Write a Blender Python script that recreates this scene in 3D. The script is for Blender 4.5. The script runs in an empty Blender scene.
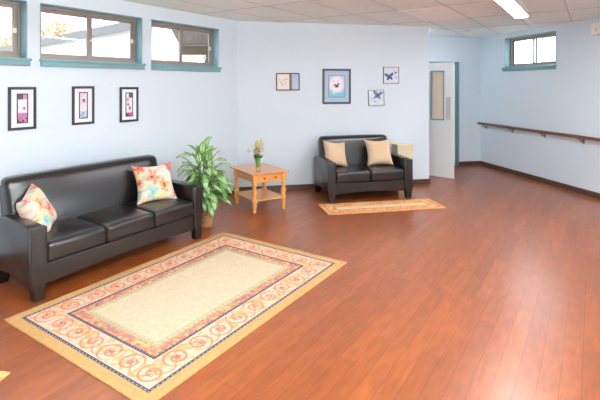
import bpy, bmesh, math, random
import numpy as np
from mathutils import Vector, Matrix

random.seed(7)
rng = np.random.default_rng(5)
S = bpy.context.scene
COL = S.collection
PI = math.pi

# ---------------------------------------------------------------- room frame
H_EYE = 1.70
CEIL = 2.70
ANG = math.radians(45.4)                       # heading of the left wall
D = Vector((math.sin(ANG), math.cos(ANG), 0))  # along the left wall
N = Vector((math.cos(ANG), -math.sin(ANG), 0)) # out of the left wall, into the room
LC = -4.636
BACK_Y, RIGHT_X, FAR_Y, HALL_X = 7.081, 5.831, 8.534, 3.853
REAR_Y = -3.0
LROT = math.atan2(D.y, D.x)                    # z rotation: local x = D, local -y = N


def LP(u, v, z=0.0):
    """point from distance u along the left wall and v out of it"""
    p = D * u + N * (LC + v)
    return Vector((p.x, p.y, z))


# ---------------------------------------------------------------- colour + materials
def lin(c):
    return tuple((x / 12.92 if x <= 0.04045 else ((x + 0.055) / 1.055) ** 2.4) for x in [k / 255 for k in c])


def nlin(a):
    a = np.asarray(a, float) / 255.0
    return np.where(a <= 0.04045, a / 12.92, ((a + 0.055) / 1.055) ** 2.4)


MATS = {}


def mat(name, rgb, rough=0.5, metal=0.0, noise=0.0, nscale=20, bump=0.0, bscale=60, coat=0.0,
        spec=0.5, emit=None, estr=0.0, attr=False, sheen=0.0, stretch=None, coat_rough=0.1):
    if name in MATS:
        return MATS[name]
    m = bpy.data.materials.new(name)
    m.use_nodes = True
    nt = m.node_tree
    b = nt.nodes['Principled BSDF']
    c = lin(rgb) + (1,)
    b.inputs['Base Color'].default_value = c
    b.inputs['Roughness'].default_value = rough
    b.inputs['Metallic'].default_value = metal
    b.inputs['Specular IOR Level'].default_value = spec
    b.inputs['Coat Weight'].default_value = coat
    b.inputs['Coat Roughness'].default_value = coat_rough
    b.inputs['Sheen Weight'].default_value = sheen
    if emit:
        b.inputs['Emission Color'].default_value = lin(emit) + (1,)
        b.inputs['Emission Strength'].default_value = estr
    tc = nt.nodes.new('ShaderNodeTexCoord')
    src = tc.outputs['Object']
    if stretch:
        mp = nt.nodes.new('ShaderNodeMapping')
        mp.inputs['Scale'].default_value = stretch
        nt.links.new(src, mp.inputs['Vector'])
        src = mp.outputs['Vector']
    if attr:
        a = nt.nodes.new('ShaderNodeVertexColor')
        a.layer_name = 'Col'
        nt.links.new(a.outputs['Color'], b.inputs['Base Color'])
    elif noise:
        nz = nt.nodes.new('ShaderNodeTexNoise')
        nz.inputs['Scale'].default_value = nscale
        nz.inputs['Detail'].default_value = 5
        nt.links.new(src, nz.inputs['Vector'])
        mx = nt.nodes.new('ShaderNodeMix')
        mx.data_type = 'RGBA'
        mx.inputs['A'].default_value = tuple(x * (1 - noise) for x in c[:3]) + (1,)
        mx.inputs['B'].default_value = tuple(min(1, x * (1 + noise)) for x in c[:3]) + (1,)
        nt.links.new(nz.outputs['Fac'], mx.inputs['Factor'])
        nt.links.new(mx.outputs['Result'], b.inputs['Base Color'])
    if bump:
        nb = nt.nodes.new('ShaderNodeTexNoise')
        nb.inputs['Scale'].default_value = bscale
        nb.inputs['Detail'].default_value = 4
        nt.links.new(src, nb.inputs['Vector'])
        bp = nt.nodes.new('ShaderNodeBump')
        bp.inputs['Strength'].default_value = bump
        bp.inputs['Distance'].default_value = 0.004
        nt.links.new(nb.outputs['Fac'], bp.inputs['Height'])
        nt.links.new(bp.outputs['Normal'], b.inputs['Normal'])
    MATS[name] = m
    return m


def glass_mat():
    m = bpy.data.materials.new('window_glass')
    m.use_nodes = True
    nt = m.node_tree
    nt.nodes.clear()
    out = nt.nodes.new('ShaderNodeOutputMaterial')
    mx = nt.nodes.new('ShaderNodeMixShader')
    tr = nt.nodes.new('ShaderNodeBsdfTransparent')
    tr.inputs['Color'].default_value = (0.93, 0.95, 0.96, 1)
    gl = nt.nodes.new('ShaderNodeBsdfGlossy')
    gl.inputs['Roughness'].default_value = 0.03
    lw = nt.nodes.new('ShaderNodeLayerWeight')
    pw = nt.nodes.new('ShaderNodeMath'); pw.operation = 'POWER'
    pw.inputs[1].default_value = 5
    ad = nt.nodes.new('ShaderNodeMath'); ad.operation = 'MULTIPLY_ADD'
    ad.inputs[1].default_value = 0.6
    ad.inputs[2].default_value = 0.03
    nt.links.new(lw.outputs['Facing'], pw.inputs[0])
    nt.links.new(pw.outputs[0], ad.inputs[0])
    nt.links.new(ad.outputs[0], mx.inputs[0])
    nt.links.new(tr.outputs[0], mx.inputs[1])
    nt.links.new(gl.outputs[0], mx.inputs[2])
    nt.links.new(mx.outputs[0], out.inputs[0])
    return m


def floor_mat():
    m = bpy.data.materials.new('cherry_plank_floor')
    m.use_nodes = True
    nt = m.node_tree
    L = nt.links.new
    b = nt.nodes['Principled BSDF']
    tc = nt.nodes.new('ShaderNodeTexCoord')
    mp = nt.nodes.new('ShaderNodeMapping')           # turn so local x runs along the planks
    mp.inputs['Rotation'].default_value = (0, 0, -LROT)
    mp.inputs['Location'].default_value = (0, 0.0485, 0)
    L(tc.outputs['Object'], mp.inputs['Vector'])
    V = mp.outputs['Vector']
    br = nt.nodes.new('ShaderNodeTexBrick')
    br.inputs['Color1'].default_value = (0.0, 0.0, 0.0, 1)
    br.inputs['Color2'].default_value = (1.0, 1.0, 1.0, 1)
    br.inputs['Mortar'].default_value = (0.5, 0.5, 0.5, 1)
    br.inputs['Scale'].default_value = 1
    br.inputs['Mortar Size'].default_value = 0.0018
    br.inputs['Mortar Smooth'].default_value = 0.3
    br.inputs['Brick Width'].default_value = 0.95
    br.inputs['Row Height'].default_value = 0.1045
    br.offset = 0.37
    br.offset_frequency = 3
    L(V, br.inputs['Vector'])
    # long grain
    mg = nt.nodes.new('ShaderNodeMapping')
    mg.inputs['Scale'].default_value = (1.6, 22, 1)
    L(V, mg.inputs['Vector'])
    n1 = nt.nodes.new('ShaderNodeTexNoise')
    n1.inputs['Scale'].default_value = 2.2
    n1.inputs['Detail'].default_value = 7
    n1.inputs['Roughness'].default_value = 0.65
    n1.inputs['Distortion'].default_value = 0.6
    L(mg.outputs['Vector'], n1.inputs['Vector'])
    # blotchy maple-like figure
    m2 = nt.nodes.new('ShaderNodeMapping')
    m2.inputs['Scale'].default_value = (4.0, 11, 1)
    L(V, m2.inputs['Vector'])
    n2 = nt.nodes.new('ShaderNodeTexNoise')
    n2.inputs['Scale'].default_value = 1.6
    n2.inputs['Detail'].default_value = 4
    L(m2.outputs['Vector'], n2.inputs['Vector'])
    add = nt.nodes.new('ShaderNodeMath'); add.operation = 'MULTIPLY_ADD'
    add.inputs[1].default_value = 0.40
    L(n1.outputs['Fac'], add.inputs[0])
    mul = nt.nodes.new('ShaderNodeMath'); mul.operation = 'MULTIPLY_ADD'
    mul.inputs[1].default_value = 0.46
    L(n2.outputs['Fac'], mul.inputs[0])
    m3 = nt.nodes.new('ShaderNodeMath'); m3.operation = 'MULTIPLY'
    m3.inputs[1].default_value = 0.17
    sep = nt.nodes.new('ShaderNodeSeparateColor')
    L(br.outputs['Color'], sep.inputs[0])
    L(sep.outputs[0], m3.inputs[0])
    L(m3.outputs[0], mul.inputs[2])
    L(mul.outputs[0], add.inputs[2])
    cr = nt.nodes.new('ShaderNodeValToRGB')
    e = cr.color_ramp.elements
    e[0].position = 0.20; e[0].color = lin((102, 50, 28)) + (1,)
    e[1].position = 0.86; e[1].color = lin((182, 103, 44)) + (1,)
    k = cr.color_ramp.elements.new(0.52); k.color = lin((144, 75, 34)) + (1,)
    L(add.outputs[0], cr.inputs['Fac'])
    mx = nt.nodes.new('ShaderNodeMix'); mx.data_type = 'RGBA'
    mx.inputs['B'].default_value = lin((74, 36, 26)) + (1,)
    L(cr.outputs['Color'], mx.inputs['A'])
    s = nt.nodes.new('ShaderNodeMath'); s.operation = 'MULTIPLY'
    s.inputs[1].default_value = 0.8
    L(br.outputs['Fac'], s.inputs[0])
    L(s.outputs[0], mx.inputs['Factor'])
    L(mx.outputs['Result'], b.inputs['Base Color'])
    b.inputs['Roughness'].default_value = 0.32
    b.inputs['Coat Weight'].default_value = 0.34
    b.inputs['Coat Roughness'].default_value = 0.28
    b.inputs['Specular IOR Level'].default_value = 0.5
    bp = nt.nodes.new('ShaderNodeBump')
    bp.inputs['Strength'].default_value = 0.25
    bp.inputs['Distance'].default_value = 0.002
    inv = nt.nodes.new('ShaderNodeMath'); inv.operation = 'SUBTRACT'
    inv.inputs[0].default_value = 1
    L(br.outputs['Fac'], inv.inputs[1])
    L(inv.outputs[0], bp.inputs['Height'])
    L(bp.outputs['Normal'], b.inputs['Normal'])
    return m


# ---------------------------------------------------------------- mesh helpers
def BM():
    return bmesh.new()


def add_box(bm, x0, x1, y0, y1, z0, z1, M=None):
    vs = [bm.verts.new((x, y, z)) for x in (x0, x1) for y in (y0, y1) for z in (z0, z1)]
    if M is not None:
        for v in vs:
            v.co = M @ v.co
    for f in ((0, 1, 3, 2), (4, 6, 7, 5), (0, 4, 5, 1), (2, 3, 7, 6), (0, 2, 6, 4), (1, 5, 7, 3)):
        bm.faces.new([vs[i] for i in f])
    return vs


def bevel_box(bm, x0, x1, y0, y1, z0, z1, r=0.006, seg=2, M=None):
    t = BM()
    add_box(t, x0, x1, y0, y1, z0, z1)
    bmesh.ops.bevel(t, geom=t.edges[:], offset=r, segments=seg, profile=0.5, affect='EDGES')
    merge(bm, t, M)


def merge(bm, t, M=None):
    mp = {}
    for v in t.verts:
        mp[v] = bm.verts.new(M @ v.co if M is not None else v.co)
    for f in t.faces:
        try:
            nf = bm.faces.new([mp[v] for v in f.verts])
            nf.smooth = f.smooth
            nf.material_index = f.material_index
        except ValueError:
            pass
    t.free()


def add_lathe(bm, prof, c=(0, 0, 0), seg=24, M=None):
    rings = []
    for r, z in prof:
        ring = []
        for i in range(seg):
            a = 2 * PI * i / seg
            p = Vector((c[0] + r * math.cos(a), c[1] + r * math.sin(a), c[2] + z))
            ring.append(bm.verts.new(M @ p if M is not None else p))
        rings.append(ring)
    for a, b in zip(rings, rings[1:]):
        for i in range(seg):
            f = bm.faces.new((a[i], a[(i + 1) % seg], b[(i + 1) % seg], b[i]))
            f.smooth = True
    bm.faces.new(rings[0][::-1])
    bm.faces.new(rings[-1])


def add_tube(bm, pts, r, seg=8):
    pts = [Vector(p) for p in pts]
    rr = r if isinstance(r, (list, tuple)) else [r] * len(pts)
    rings = []
    for i, p in enumerate(pts):
        t = (pts[min(i + 1, len(pts) - 1)] - pts[max(i - 1, 0)]).normalized()
        up = Vector((0, 0, 1)) if abs(t.z) < 0.9 else Vector((1, 0, 0))
        a = t.cross(up).normalized()
        b = t.cross(a).normalized()
        rings.append([bm.verts.new(p + (a * math.cos(2 * PI * k / seg) + b * math.sin(2 * PI * k / seg)) * rr[i]) for k in range(seg)])
    for A, B in zip(rings, rings[1:]):
        for k in range(seg):
            f = bm.faces.new((A[k], A[(k + 1) % seg], B[(k + 1) % seg], B[k]))
            f.smooth = True
    bm.faces.new(rings[0][::-1])
    bm.faces.new(rings[-1])


def prism(bm, pts2, x0, x1, axis='x', M=None):
    """extrude an outline; axis x: outline is (y, z)"""
    def P(a, b, t):
        v = {'x': Vector((t, a, b)), 'y': Vector((a, t, b)), 'z': Vector((a, b, t))}[axis]
        return M @ v if M is not None else v
    A = [bm.verts.new(P(a, b, x0)) for a, b in pts2]
    B = [bm.verts.new(P(a, b, x1)) for a, b in pts2]
    n = len(pts2)
    for i in range(n):
        bm.faces.new((A[i], A[(i + 1) % n], B[(i + 1) % n], B[i]))
    bm.faces.new(A[::-1])
    bm.faces.new(B)


def rbox(w, d, h, r, seg=4, inner=8, deform=None):
    """rounded box centred at the origin with a dense smooth skin; deform(x,y,z)->(x,y,z)"""
    hs = (w / 2, d / 2, h / 2)
    bm = BM()
    cache = {}

    def samples(a):
        s = [-a + r * (1 - math.cos(PI / 2 * k / seg)) * 1.0 for k in range(seg)]
        mid = [-(a - r) + 2 * (a - r) * k / inner for k in range(inner + 1)]
        return s + mid + [-x for x in reversed(s)]
    ss = [samples(a) for a in hs]

    def vert(p):
        key = tuple(round(c, 6) for c in p)
        if key in cache:
            return cache[key]
        q = [max(-(a - r), min(a - r, c)) for a, c in zip(hs, p)]
        dv = Vector([c - k for c, k in zip(p, q)])
        o = Vector(q) + (dv.normalized() * r if dv.length > 1e-9 else Vector((0, 0, 0)))
        if deform:
            o = Vector(deform(*o))
        v = bm.verts.new(o)
        cache[key] = v
        return v
    for ax in range(3):
        a1, a2 = [(1, 2), (2, 0), (0, 1)][ax]
        for sgn in (-1, 1):
            for i in range(len(ss[a1]) - 1):
                for j in range(len(ss[a2]) - 1):
                    q = []
                    for (di, dj) in ((0, 0), (1, 0), (1, 1), (0, 1)):
                        p = [0, 0, 0]
                        p[ax] = sgn * hs[ax]; p[a1] = ss[a1][i + di]; p[a2] = ss[a2][j + dj]
                        q.append(vert(p))
                    if sgn < 0:
                        q.reverse()
                    if len(set(q)) == 4:
                        try:
                            f = bm.faces.new(q); f.smooth = True
                        except ValueError:
                            pass
    return bm


def obj(name, bm, m, parent=None, smooth=None, loc=None, rotz=0.0, recalc=True):
    if recalc:
        bmesh.ops.recalc_face_normals(bm, faces=bm.faces[:])
    me = bpy.data.meshes.new(name)
    bm.to_mesh(me)
    bm.free()
    if smooth is not None:
        for p in me.polygons:
            p.use_smooth = smooth
    for k in (m if isinstance(m, (list, tuple)) else [m]):
        me.materials.append(k)
    o = bpy.data.objects.new(name, me)
    COL.objects.link(o)
    if parent:
        o.parent = parent
    if loc is not None:
        o.location = loc
    if rotz:
        o.rotation_euler.z = rotz
    return o


def thing(name, label, cat, loc=(0, 0, 0), rotz=0.0, group=None, rot=None):
    o = bpy.data.objects.new(name, None)
    COL.objects.link(o)
    o.empty_display_size = 0.1
    o.location = loc
    o.rotation_euler = rot if rot else (0, 0, rotz)
    o['label'] = label
    o['category'] = cat
    if group:
        o['group'] = group
    return o


def tag(o, label, cat, group=None):
    o['label'] = label
    o['category'] = cat
    if group:
        o['group'] = group
    return o


def struct(o):
    o['kind'] = 'structure'
    return o


def paint_grid(name, w, h, fn, m, parent, nx, ny, place, two_sided_thick=0.0):
    """a colour-patterned sheet: fn(X,Y)->rgb 0..255 arrays, place(x,y)->3D tuple arrays; thickness below"""
    xs = np.linspace(0, w, nx + 1); ys = np.linspace(0, h, ny + 1)
    X, Y = np.meshgrid(xs, ys)
    rgb = nlin(fn(X, Y))
    P = place(X, Y, 0.0)
    Q = place(X, Y, two_sided_thick)
    nv = (nx + 1) * (ny + 1)
    co = np.concatenate([np.stack([a.ravel() for a in P], 1), np.stack([a.ravel() for a in Q], 1)])
    idx = np.arange(nv).reshape(ny + 1, nx + 1)
    top = np.stack([idx[:-1, :-1], idx[:-1, 1:], idx[1:, 1:], idx[1:, :-1]], -1).reshape(-1, 4)
    # border loop
    loop = list(idx[0, :]) + list(idx[1:, -1]) + list(idx[-1, -2::-1]) + list(idx[-2:0:-1, 0])
    loop = [int(i) for i in loop]
    side = [(loop[(i + 1) % len(loop)], loop[i], loop[i] + nv, loop[(i + 1) % len(loop)] + nv) for i in range(len(loop))]
    c = [int(idx[0, 0]) + nv, int(idx[-1, 0]) + nv, int(idx[-1, -1]) + nv, int(idx[0, -1]) + nv]
    bot = (top[:, ::-1] + nv)
    faces = [tuple(int(k) for k in f) for f in top] + side + [tuple(int(k) for k in f) for f in bot]
    me = bpy.data.meshes.new(name)
    me.from_pydata([tuple(map(float, p)) for p in co], [], faces)
    me.update()
    at = me.color_attributes.new('Col', 'FLOAT_COLOR', 'POINT')
    colr = np.ones((nv * 2, 4), np.float32)
    colr[:nv, :3] = rgb.reshape(-1, 3)
    colr[nv:, :3] = rgb.reshape(-1, 3)
    at.data.foreach_set('color', colr.ravel())
    me.materials.append(m)
    o = bpy.data.objects.new(name, me)
    COL.objects.link(o)
    if parent:
        o.parent = parent
    return o


def vnoise(X, Y, sc, seed=0):
    """smooth value noise 0..1"""
    r = np.random.default_rng(seed)
    T = r.random((64, 64))
    x = X * sc; y = Y * sc
    xi = np.floor(x).astype(int); yi = np.floor(y).astype(int)
    fx = x - xi; fy = y - yi
    fx = fx * fx * (3 - 2 * fx); fy = fy * fy * (3 - 2 * fy)
    g = lambda a, b: T[a % 64, b % 64]
    return (g(xi, yi) * (1 - fx) * (1 - fy) + g(xi + 1, yi) * fx * (1 - fy) + g(xi, yi + 1) * (1 - fx) * fy + g(xi + 1, yi + 1) * fx * fy)


def blend(base, col, a):
    a = np.clip(a, 0, 1)[..., None]
    return base * (1 - a) + np.array(col, float) * a


def sm(x, lo, hi):
    t = np.clip((x - lo) / (hi - lo), 0, 1)
    return t * t * (3 - 2 * t)


# ---------------------------------------------------------------- materials
M_wall = mat('pale_blue_wall_paint', (214, 228, 237), 0.55, bump=0.08, bscale=140, noise=0.012, nscale=2)
M_teal = mat('teal_paint', (118, 160, 168), 0.4, bump=0.05, noise=0.05)
M_teal_dark = mat('dark_teal_paint', (92, 132, 140), 0.4)
M_bronze = mat('bronze_aluminium', (152, 140, 130), 0.4, metal=0.3)
M_base = mat('brown_vinyl_baseboard', (84, 54, 42), 0.5, noise=0.1)
M_glass = glass_mat()
M_floor = floor_mat()
M_leather = mat('black_leather', (20, 18, 19), 0.3, bump=0.22, bscale=45, noise=0.12, nscale=6, spec=0.6, coat=0.3, coat_rough=0.2)
M_legwood = mat('black_stained_wood', (26, 20, 19), 0.4, noise=0.2)
M_black = mat('black_frame', (44, 44, 50), 0.4, noise=0.1)
M_pine = mat('honey_pine_wood', (228, 160, 78), 0.28, noise=0.22, nscale=9, stretch=(1, 7, 1), coat=0.4)
M_pinetop = mat('honey_pine_tabletop', (214, 144, 86), 0.22, noise=0.18, nscale=9, stretch=(7, 1, 1), coat=0.25)
M_knob = mat('brass_knob', (96, 74, 40), 0.35, metal=0.6)
M_white = mat('white_enamel', (232, 232, 230), 0.35)
M_mat = mat('white_mount_board', (232, 238, 244), 0.7, bump=0.03)
M_bluemat = mat('powder_blue_mount_board', (172, 198, 220), 0.7)
M_attr = mat('painted_pattern', (255, 255, 255), 0.55, attr=True)
M_cloth = mat('printed_cotton', (255, 255, 255), 0.8, attr=True, bump=0.25, bscale=220, sheen=0.2)
M_rug = mat('woven_rug', (255, 255, 255), 0.95, attr=True, bump=0.5, bscale=420)
M_tan = mat('tan_suede', (208, 180, 146), 0.85, noise=0.08, nscale=14, bump=0.2, bscale=120, sheen=0.3)
M_leaf = mat('variegated_leaf', (255, 255, 255), 0.4, attr=True)
M_stem = mat('green_stem', (104, 128, 58), 0.5)
M_wick = mat('brown_wicker', (150, 106, 66), 0.6, noise=0.5, nscale=45)
M_cream = mat('cream_wicker', (232, 222, 190), 0.7, noise=0.12, nscale=40)
M_soil = mat('dark_soil', (60, 42, 30), 0.95, bump=0.8, bscale=60)
M_vase = mat('green_glaze', (92, 146, 62), 0.3, noise=0.25, nscale=30)
M_vasebase = mat('tan_glaze', (190, 140, 80), 0.35)
M_yellow = mat('yellow_petal', (246, 230, 150), 0.6, noise=0.1)
M_brownbud = mat('brown_bud', (150, 110, 80), 0.7)
M_rail = mat('brown_handrail_wood', (116, 76, 58), 0.35, noise=0.2, nscale=10)
M_steel = mat('brushed_bracket', (150, 140, 132), 0.4, metal=0.7)
M_door = mat('off_white_door_paint', (236, 240, 240), 0.4)
M_lamp = mat('lit_diffuser', (255, 255, 255), 0.5, emit=(250, 250, 255), estr=22.0)
M_fill_uplight = mat('fill_uplight_glow', (255, 255, 255), 0.5, emit=(246, 250, 255), estr=70.0)  # upward glow of the added hanging lamps
M_fill_lamp = mat('fill_lamp_glow', (255, 255, 255), 0.5, emit=(250, 250, 255), estr=8.0)  # glow of the lamps added out of sight
M_plate = mat('pale_plastic', (240, 236, 228), 0.4)

# ---------------------------------------------------------------- world + lights
W = bpy.data.worlds.new('bright_overcast_sky')
S.world = W
W.use_nodes = True
bg = W.node_tree.nodes['Background']
bg.inputs['Color'].default_value = (0.93, 0.97, 1.0, 1)
wn_ = W.node_tree
wt = wn_.nodes.new('ShaderNodeTexCoord')
dp = wn_.nodes.new('ShaderNodeVectorMath'); dp.operation = 'DOT_PRODUCT'
gd = Vector((0.80, 0.42, 0.34)).normalized()          # veiled sun behind thin cloud, off to the right
dp.inputs[1].default_value = gd
wn_.links.new(wt.outputs['Generated'], dp.inputs[0])
mr = wn_.nodes.new('ShaderNodeMapRange')
mr.interpolation_type = 'SMOOTHSTEP'
mr.inputs['From Min'].default_value = 0.1
mr.inputs['From Max'].default_value = 1.0
mr.inputs['To Min'].default_value = 1.9
mr.inputs['To Max'].default_value = 8.5
wn_.links.new(dp.outputs['Value'], mr.inputs['Value'])
wn_.links.new(mr.outputs['Result'], bg.inputs['Strength'])

# ---------------------------------------------------------------- room shell
corner = Vector((0.577, BACK_Y, 0))
CU = corner.dot(D)
UA = -3.2
A = LP(UA, 0)
poly = [A, corner, Vector((RIGHT_X, 0, 0))]
WT = 0.20


def slab(name, pts, z0, z1, m):
    bm = BM()
    prism(bm, [(p[0], p[1]) for p in pts], z0, z1, 'z')
    return struct(obj(name, bm, m))


OUT = LP(UA, -WT)
outline = [OUT, LP(CU + 0.07, -WT), (0.5, FAR_Y + WT), (RIGHT_X + WT, FAR_Y + WT), (RIGHT_X + WT, REAR_Y - WT), (OUT.x, REAR_Y - WT)]
slab('floor', outline, -0.12, 0.0, M_floor)


def ceiling_mat():
    return mat('acoustic_tile', (234, 242, 240), 0.9, noise=0.06, nscale=5, bump=0.6, bscale=90)


M_ceil = ceiling_mat()
M_grid = mat('ceiling_grid_metal', (206, 200, 192), 0.6)
slab('ceiling', outline, CEIL, CEIL + 0.12, M_ceil)


def wall(name, p0, p1, out, zs, openings, m=M_wall, thick=WT, z1=CEIL):
    """wall from p0 to p1 (inner face), thickness towards out; openings (s0,s1,z0,z1)"""
    p0 = Vector((p0[0], p0[1], 0)); p1 = Vector((p1[0], p1[1], 0))
    L = (p1 - p0).length
    e = (p1 - p0) / L
    out = Vector((out[0], out[1], 0)).normalized() * thick
    ss = sorted({0, L} | {o[0] for o in openings} | {o[1] for o in openings})
    zz = sorted({0, z1} | {o[2] for o in openings} | {o[3] for o in openings})
    solid = {}
    for i in range(len(ss) - 1):
        for j in range(len(zz) - 1):
            c = ((ss[i] + ss[i + 1]) / 2, (zz[j] + zz[j + 1]) / 2)
            solid[i, j] = not any(o[0] < c[0] < o[1] and o[2] < c[1] < o[3] for o in openings)
    bm = BM()
    cache = {}

    def V(i, j, k):
        key = (i, j, k)
        if key not in cache:
            cache[key] = bm.verts.new(p0 + e * ss[i] + Vector((0, 0, zz[j])) + out * k)
        return cache[key]
    for (i, j), s in solid.items():
        if not s:
            continue
        for k in (0, 1):
            bm.faces.new((V(i, j, k), V(i + 1, j, k), V(i + 1, j + 1, k), V(i, j + 1, k)))
        for (di, dj, a, b) in ((-1, 0, (i, j), (i, j + 1)), (1, 0, (i + 1, j), (i + 1, j + 1)), (0, -1, (i, j), (i + 1, j)), (0, 1, (i, j + 1), (i + 1, j + 1))):
            if not solid.get((i + di, j + dj), False):
                bm.faces.new((V(*a, 0), V(*b, 0), V(*b, 1), V(*a, 1)))
    return struct(obj(name, bm, m))


WZ0, WZ1 = 1.955, 2.53
lwins = [(0.97, 2.211), (2.337, 3.578), (3.715, 4.951)]
wall('wall_left', A, corner, -N, None, [(a - UA, b - UA, WZ0, WZ1) for a, b in lwins])
wall('wall_back', (0.577, BACK_Y), (HALL_X, BACK_Y), (0, 1), None, [])
# hallway: its left wall holds the doorway of the half open door
wall('wall_hall', (HALL_X, BACK_Y + WT), (HALL_X, FAR_Y), (-1, 0), None, [(0.03, 0.91, 0.0, 2.13)])
wall('wall_far', (2.6, FAR_Y), (RIGHT_X + WT, FAR_Y), (0, 1), None, [(1.80, 2.70, 0.0, 2.16)])
RWZ0, RWZ1 = 2.03, 2.60
wall('wall_right', (RIGHT_X, FAR_Y), (RIGHT_X, REAR_Y), (1, 0), None,
     [(FAR_Y - 7.76, FAR_Y - 6.48, RWZ0, RWZ1), (FAR_Y - 2.2, FAR_Y + 0.2, 1.0, 2.4)])
wall('wall_rear', (RIGHT_X + WT, REAR_Y), (A.x - 0.1, REAR_Y), (0, -1), None,
     [(1.5, 4.2, 0.9, 2.45), (5.5, 8.2, 0.9, 2.45)])
wall('wall_rear_left', (A.x, REAR_Y), (A.x, A.y + 0.1), (-1, 0), None, [])
# small room behind the half open door
wall('wall_closet', (2.6, BACK_Y + WT), (2.6, FAR_Y + WT), (-1, 0), None, [])


def skirting(name, p0, p1, n, h=0.085, t=0.012):
    p0 = Vector((p0[0], p0[1], 0)); p1 = Vector((p1[0], p1[1], 0))
    e = (p1 - p0).normalized(); n = Vector((n[0], n[1], 0)).normalized()
    L = (p1 - p0).length
    bm = BM()
    M = Matrix(((e.x, n.x, 0, p0.x), (e.y, n.y, 0, p0.y), (0, 0, 1, 0), (0, 0, 0, 1)))
    prism(bm, [(0.0, 0.0), (t + 0.006, 0.0), (t, 0.012), (t, h - 0.008), (t * 0.5, h), (0.0, h)], 0, L, 'x', M)
    return struct(obj(name, bm, M_base))


skirting('baseboard_left', A, corner, N)
skirting('baseboard_back', (0.60, BACK_Y), (HALL_X + 0.012, BACK_Y), (0, -1))
skirting('baseboard_far', (5.32, FAR_Y), (RIGHT_X, FAR_Y), (0, -1))
skirting('baseboard_right', (RIGHT_X, FAR_Y - 0.013), (RIGHT_X, REAR_Y), (-1, 0))
skirting('baseboard_hall', (HALL_X, 8.17), (HALL_X, FAR_Y), (1, 0))

# ceiling grid of T bars and the odd paler panel
bm = BM()
Mg = Matrix.Translation(LP(0, 0)) @ Matrix.Rotation(LROT, 4, 'Z')      # local x = u, local y = -v


def inside(p):
    x, y = p.x, p.y
    if x < A.x + .02 or x > RIGHT_X - .01 or y < REAR_Y + .02 or y > FAR_Y - .01:
        return False
    if p.dot(N) < LC + .01:
        return False
    if y > BACK_Y - .01 and x < HALL_X + .01:
        return False
    return True


def grid_bars(along_u, fixed, lo, hi):
    step = 0.05
    run = None
    t = lo
    while t <= hi + step:
        p = LP(t, fixed) if along_u else LP(fixed, t)
        ok = inside(p) and t <= hi
        if ok and run is None:
            run = t
        if not ok and run is not None:
            e = t - step
            if e - run > 0.1:
                if along_u:
                    add_box(bm, run, e, -fixed - 0.008, -fixed + 0.008, CEIL - 0.004, CEIL + 0.004, Mg)
                else:
                    add_box(bm, fixed - 0.008, fixed + 0.008, -e, -run, CEIL - 0.0035, CEIL + 0.004, Mg)
            run = None
        t += step


for k in range(-2, 18):
    grid_bars(True, 0.57 + 0.63 * (k), -4, 12)
for k in range(-7, 6):
    grid_bars(False, 5.80 + 1.25 * k, 0, 12)
o = struct(obj('trim_1', bm, M_grid))

t = thing('ceiling_panel', 'plain pale lay-in ceiling panel brighter than the tiles around it', 'ceiling panel', (0, 0, 0))
bm = BM()
bevel_box(bm, 5.815, 7.035, -3.08, -2.47, CEIL - 0.012, CEIL - 0.002, 0.003, 1, Mg)
o = obj('panel', bm, mat('pale_panel', (250, 250, 250), 0.8, bump=0.1), t)


# ---------------------------------------------------------------- windows
def window(name, M, w, h, sill_ext=(0.0, 0.02), handle=True, hidden_left=True):
    """local x along wall, local y into the wall (outward), z up from the opening's bottom"""
    t = bpy.data.objects.new(name, None); COL.objects.link(t); struct(t)
    t.matrix_world = M
    l = 0.010
    bm = BM()                                    # painted reveal lining
    add_box(bm, 0, l, -0.004, 0.115, 0, h); add_box(bm, w - l, w, -0.004, 0.115, 0, h)
    add_box(bm, l, w - l, -0.004, 0.115, h - l, h); add_box(bm, l, w - l, -0.004, 0.115, 0, l)
    obj('window_lining', bm, M_teal, t)
    bm = BM()                                    # sill board on the wall face
    bevel_box(bm, -sill_ext[0], w + sill_ext[1], -0.030, 0.0, -0.070, 0.0, 0.004, 2)
    bevel_box(bm, -sill_ext[0] - 0.01, w + sill_ext[1] + 0.01, -0.042, 0.0, -0.022, 0.004, 0.004, 2)
    obj('window_sill', bm, M_teal, t)
    bm = BM()                                    # outer frame
    f = 0.03
    y0, y1 = 0.105, 0.165
    for (a, b, c, d) in ((l, l + f, l, h - l), (w - l - f, w - l, l, h - l), (l + f, w - l - f, h - l - f, h - l), (l + f, w - l - f, l, l + f)):
        bevel_box(bm, a, b, y0, y1, c, d, 0.003, 1)
    obj('window_frame', bm, M_bronze, t)
    mid = w / 2
    for i, (a, b, yy) in enumerate(((l + f, mid + 0.04, 0.142), (mid - 0.04, w - l - f, 0.118))):
        bm = BM()
        s = 0.042
        z0, z1 = l + f, h - l - f
        for (p, q, c, d) in ((a, a + s, z0, z1), (b - s, b, z0, z1), (a + s, b - s, z1 - s * .8, z1), (a + s, b - s, z0, z0 + s * .8)):
            bevel_box(bm, p, q, yy, yy + 0.018, c, d, 0.002, 1)
        sash = obj('sash', bm, M_bronze, t)
        bm = BM()
        add_box(bm, a + s, b - s, yy + 0.007, yy + 0.011, z0 + s * .8, z1 - s * .8)
        obj('pane', bm, M_glass, sash)
        if handle and i == 1:
            bm = BM()
            bevel_box(bm, b - s + 0.004, b - 0.006, yy - 0.012, yy, h / 2 - 0.03, h / 2 + 0.02, 0.003, 1)
            obj('latch', bm, M_white, sash)
    return t


def frameM(p, ex, ey):
    return Matrix(((ex.x, ey.x, 0, p.x), (ex.y, ey.y, 0, p.y), (0, 0, 1, p.z), (0, 0, 0, 1)))


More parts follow.
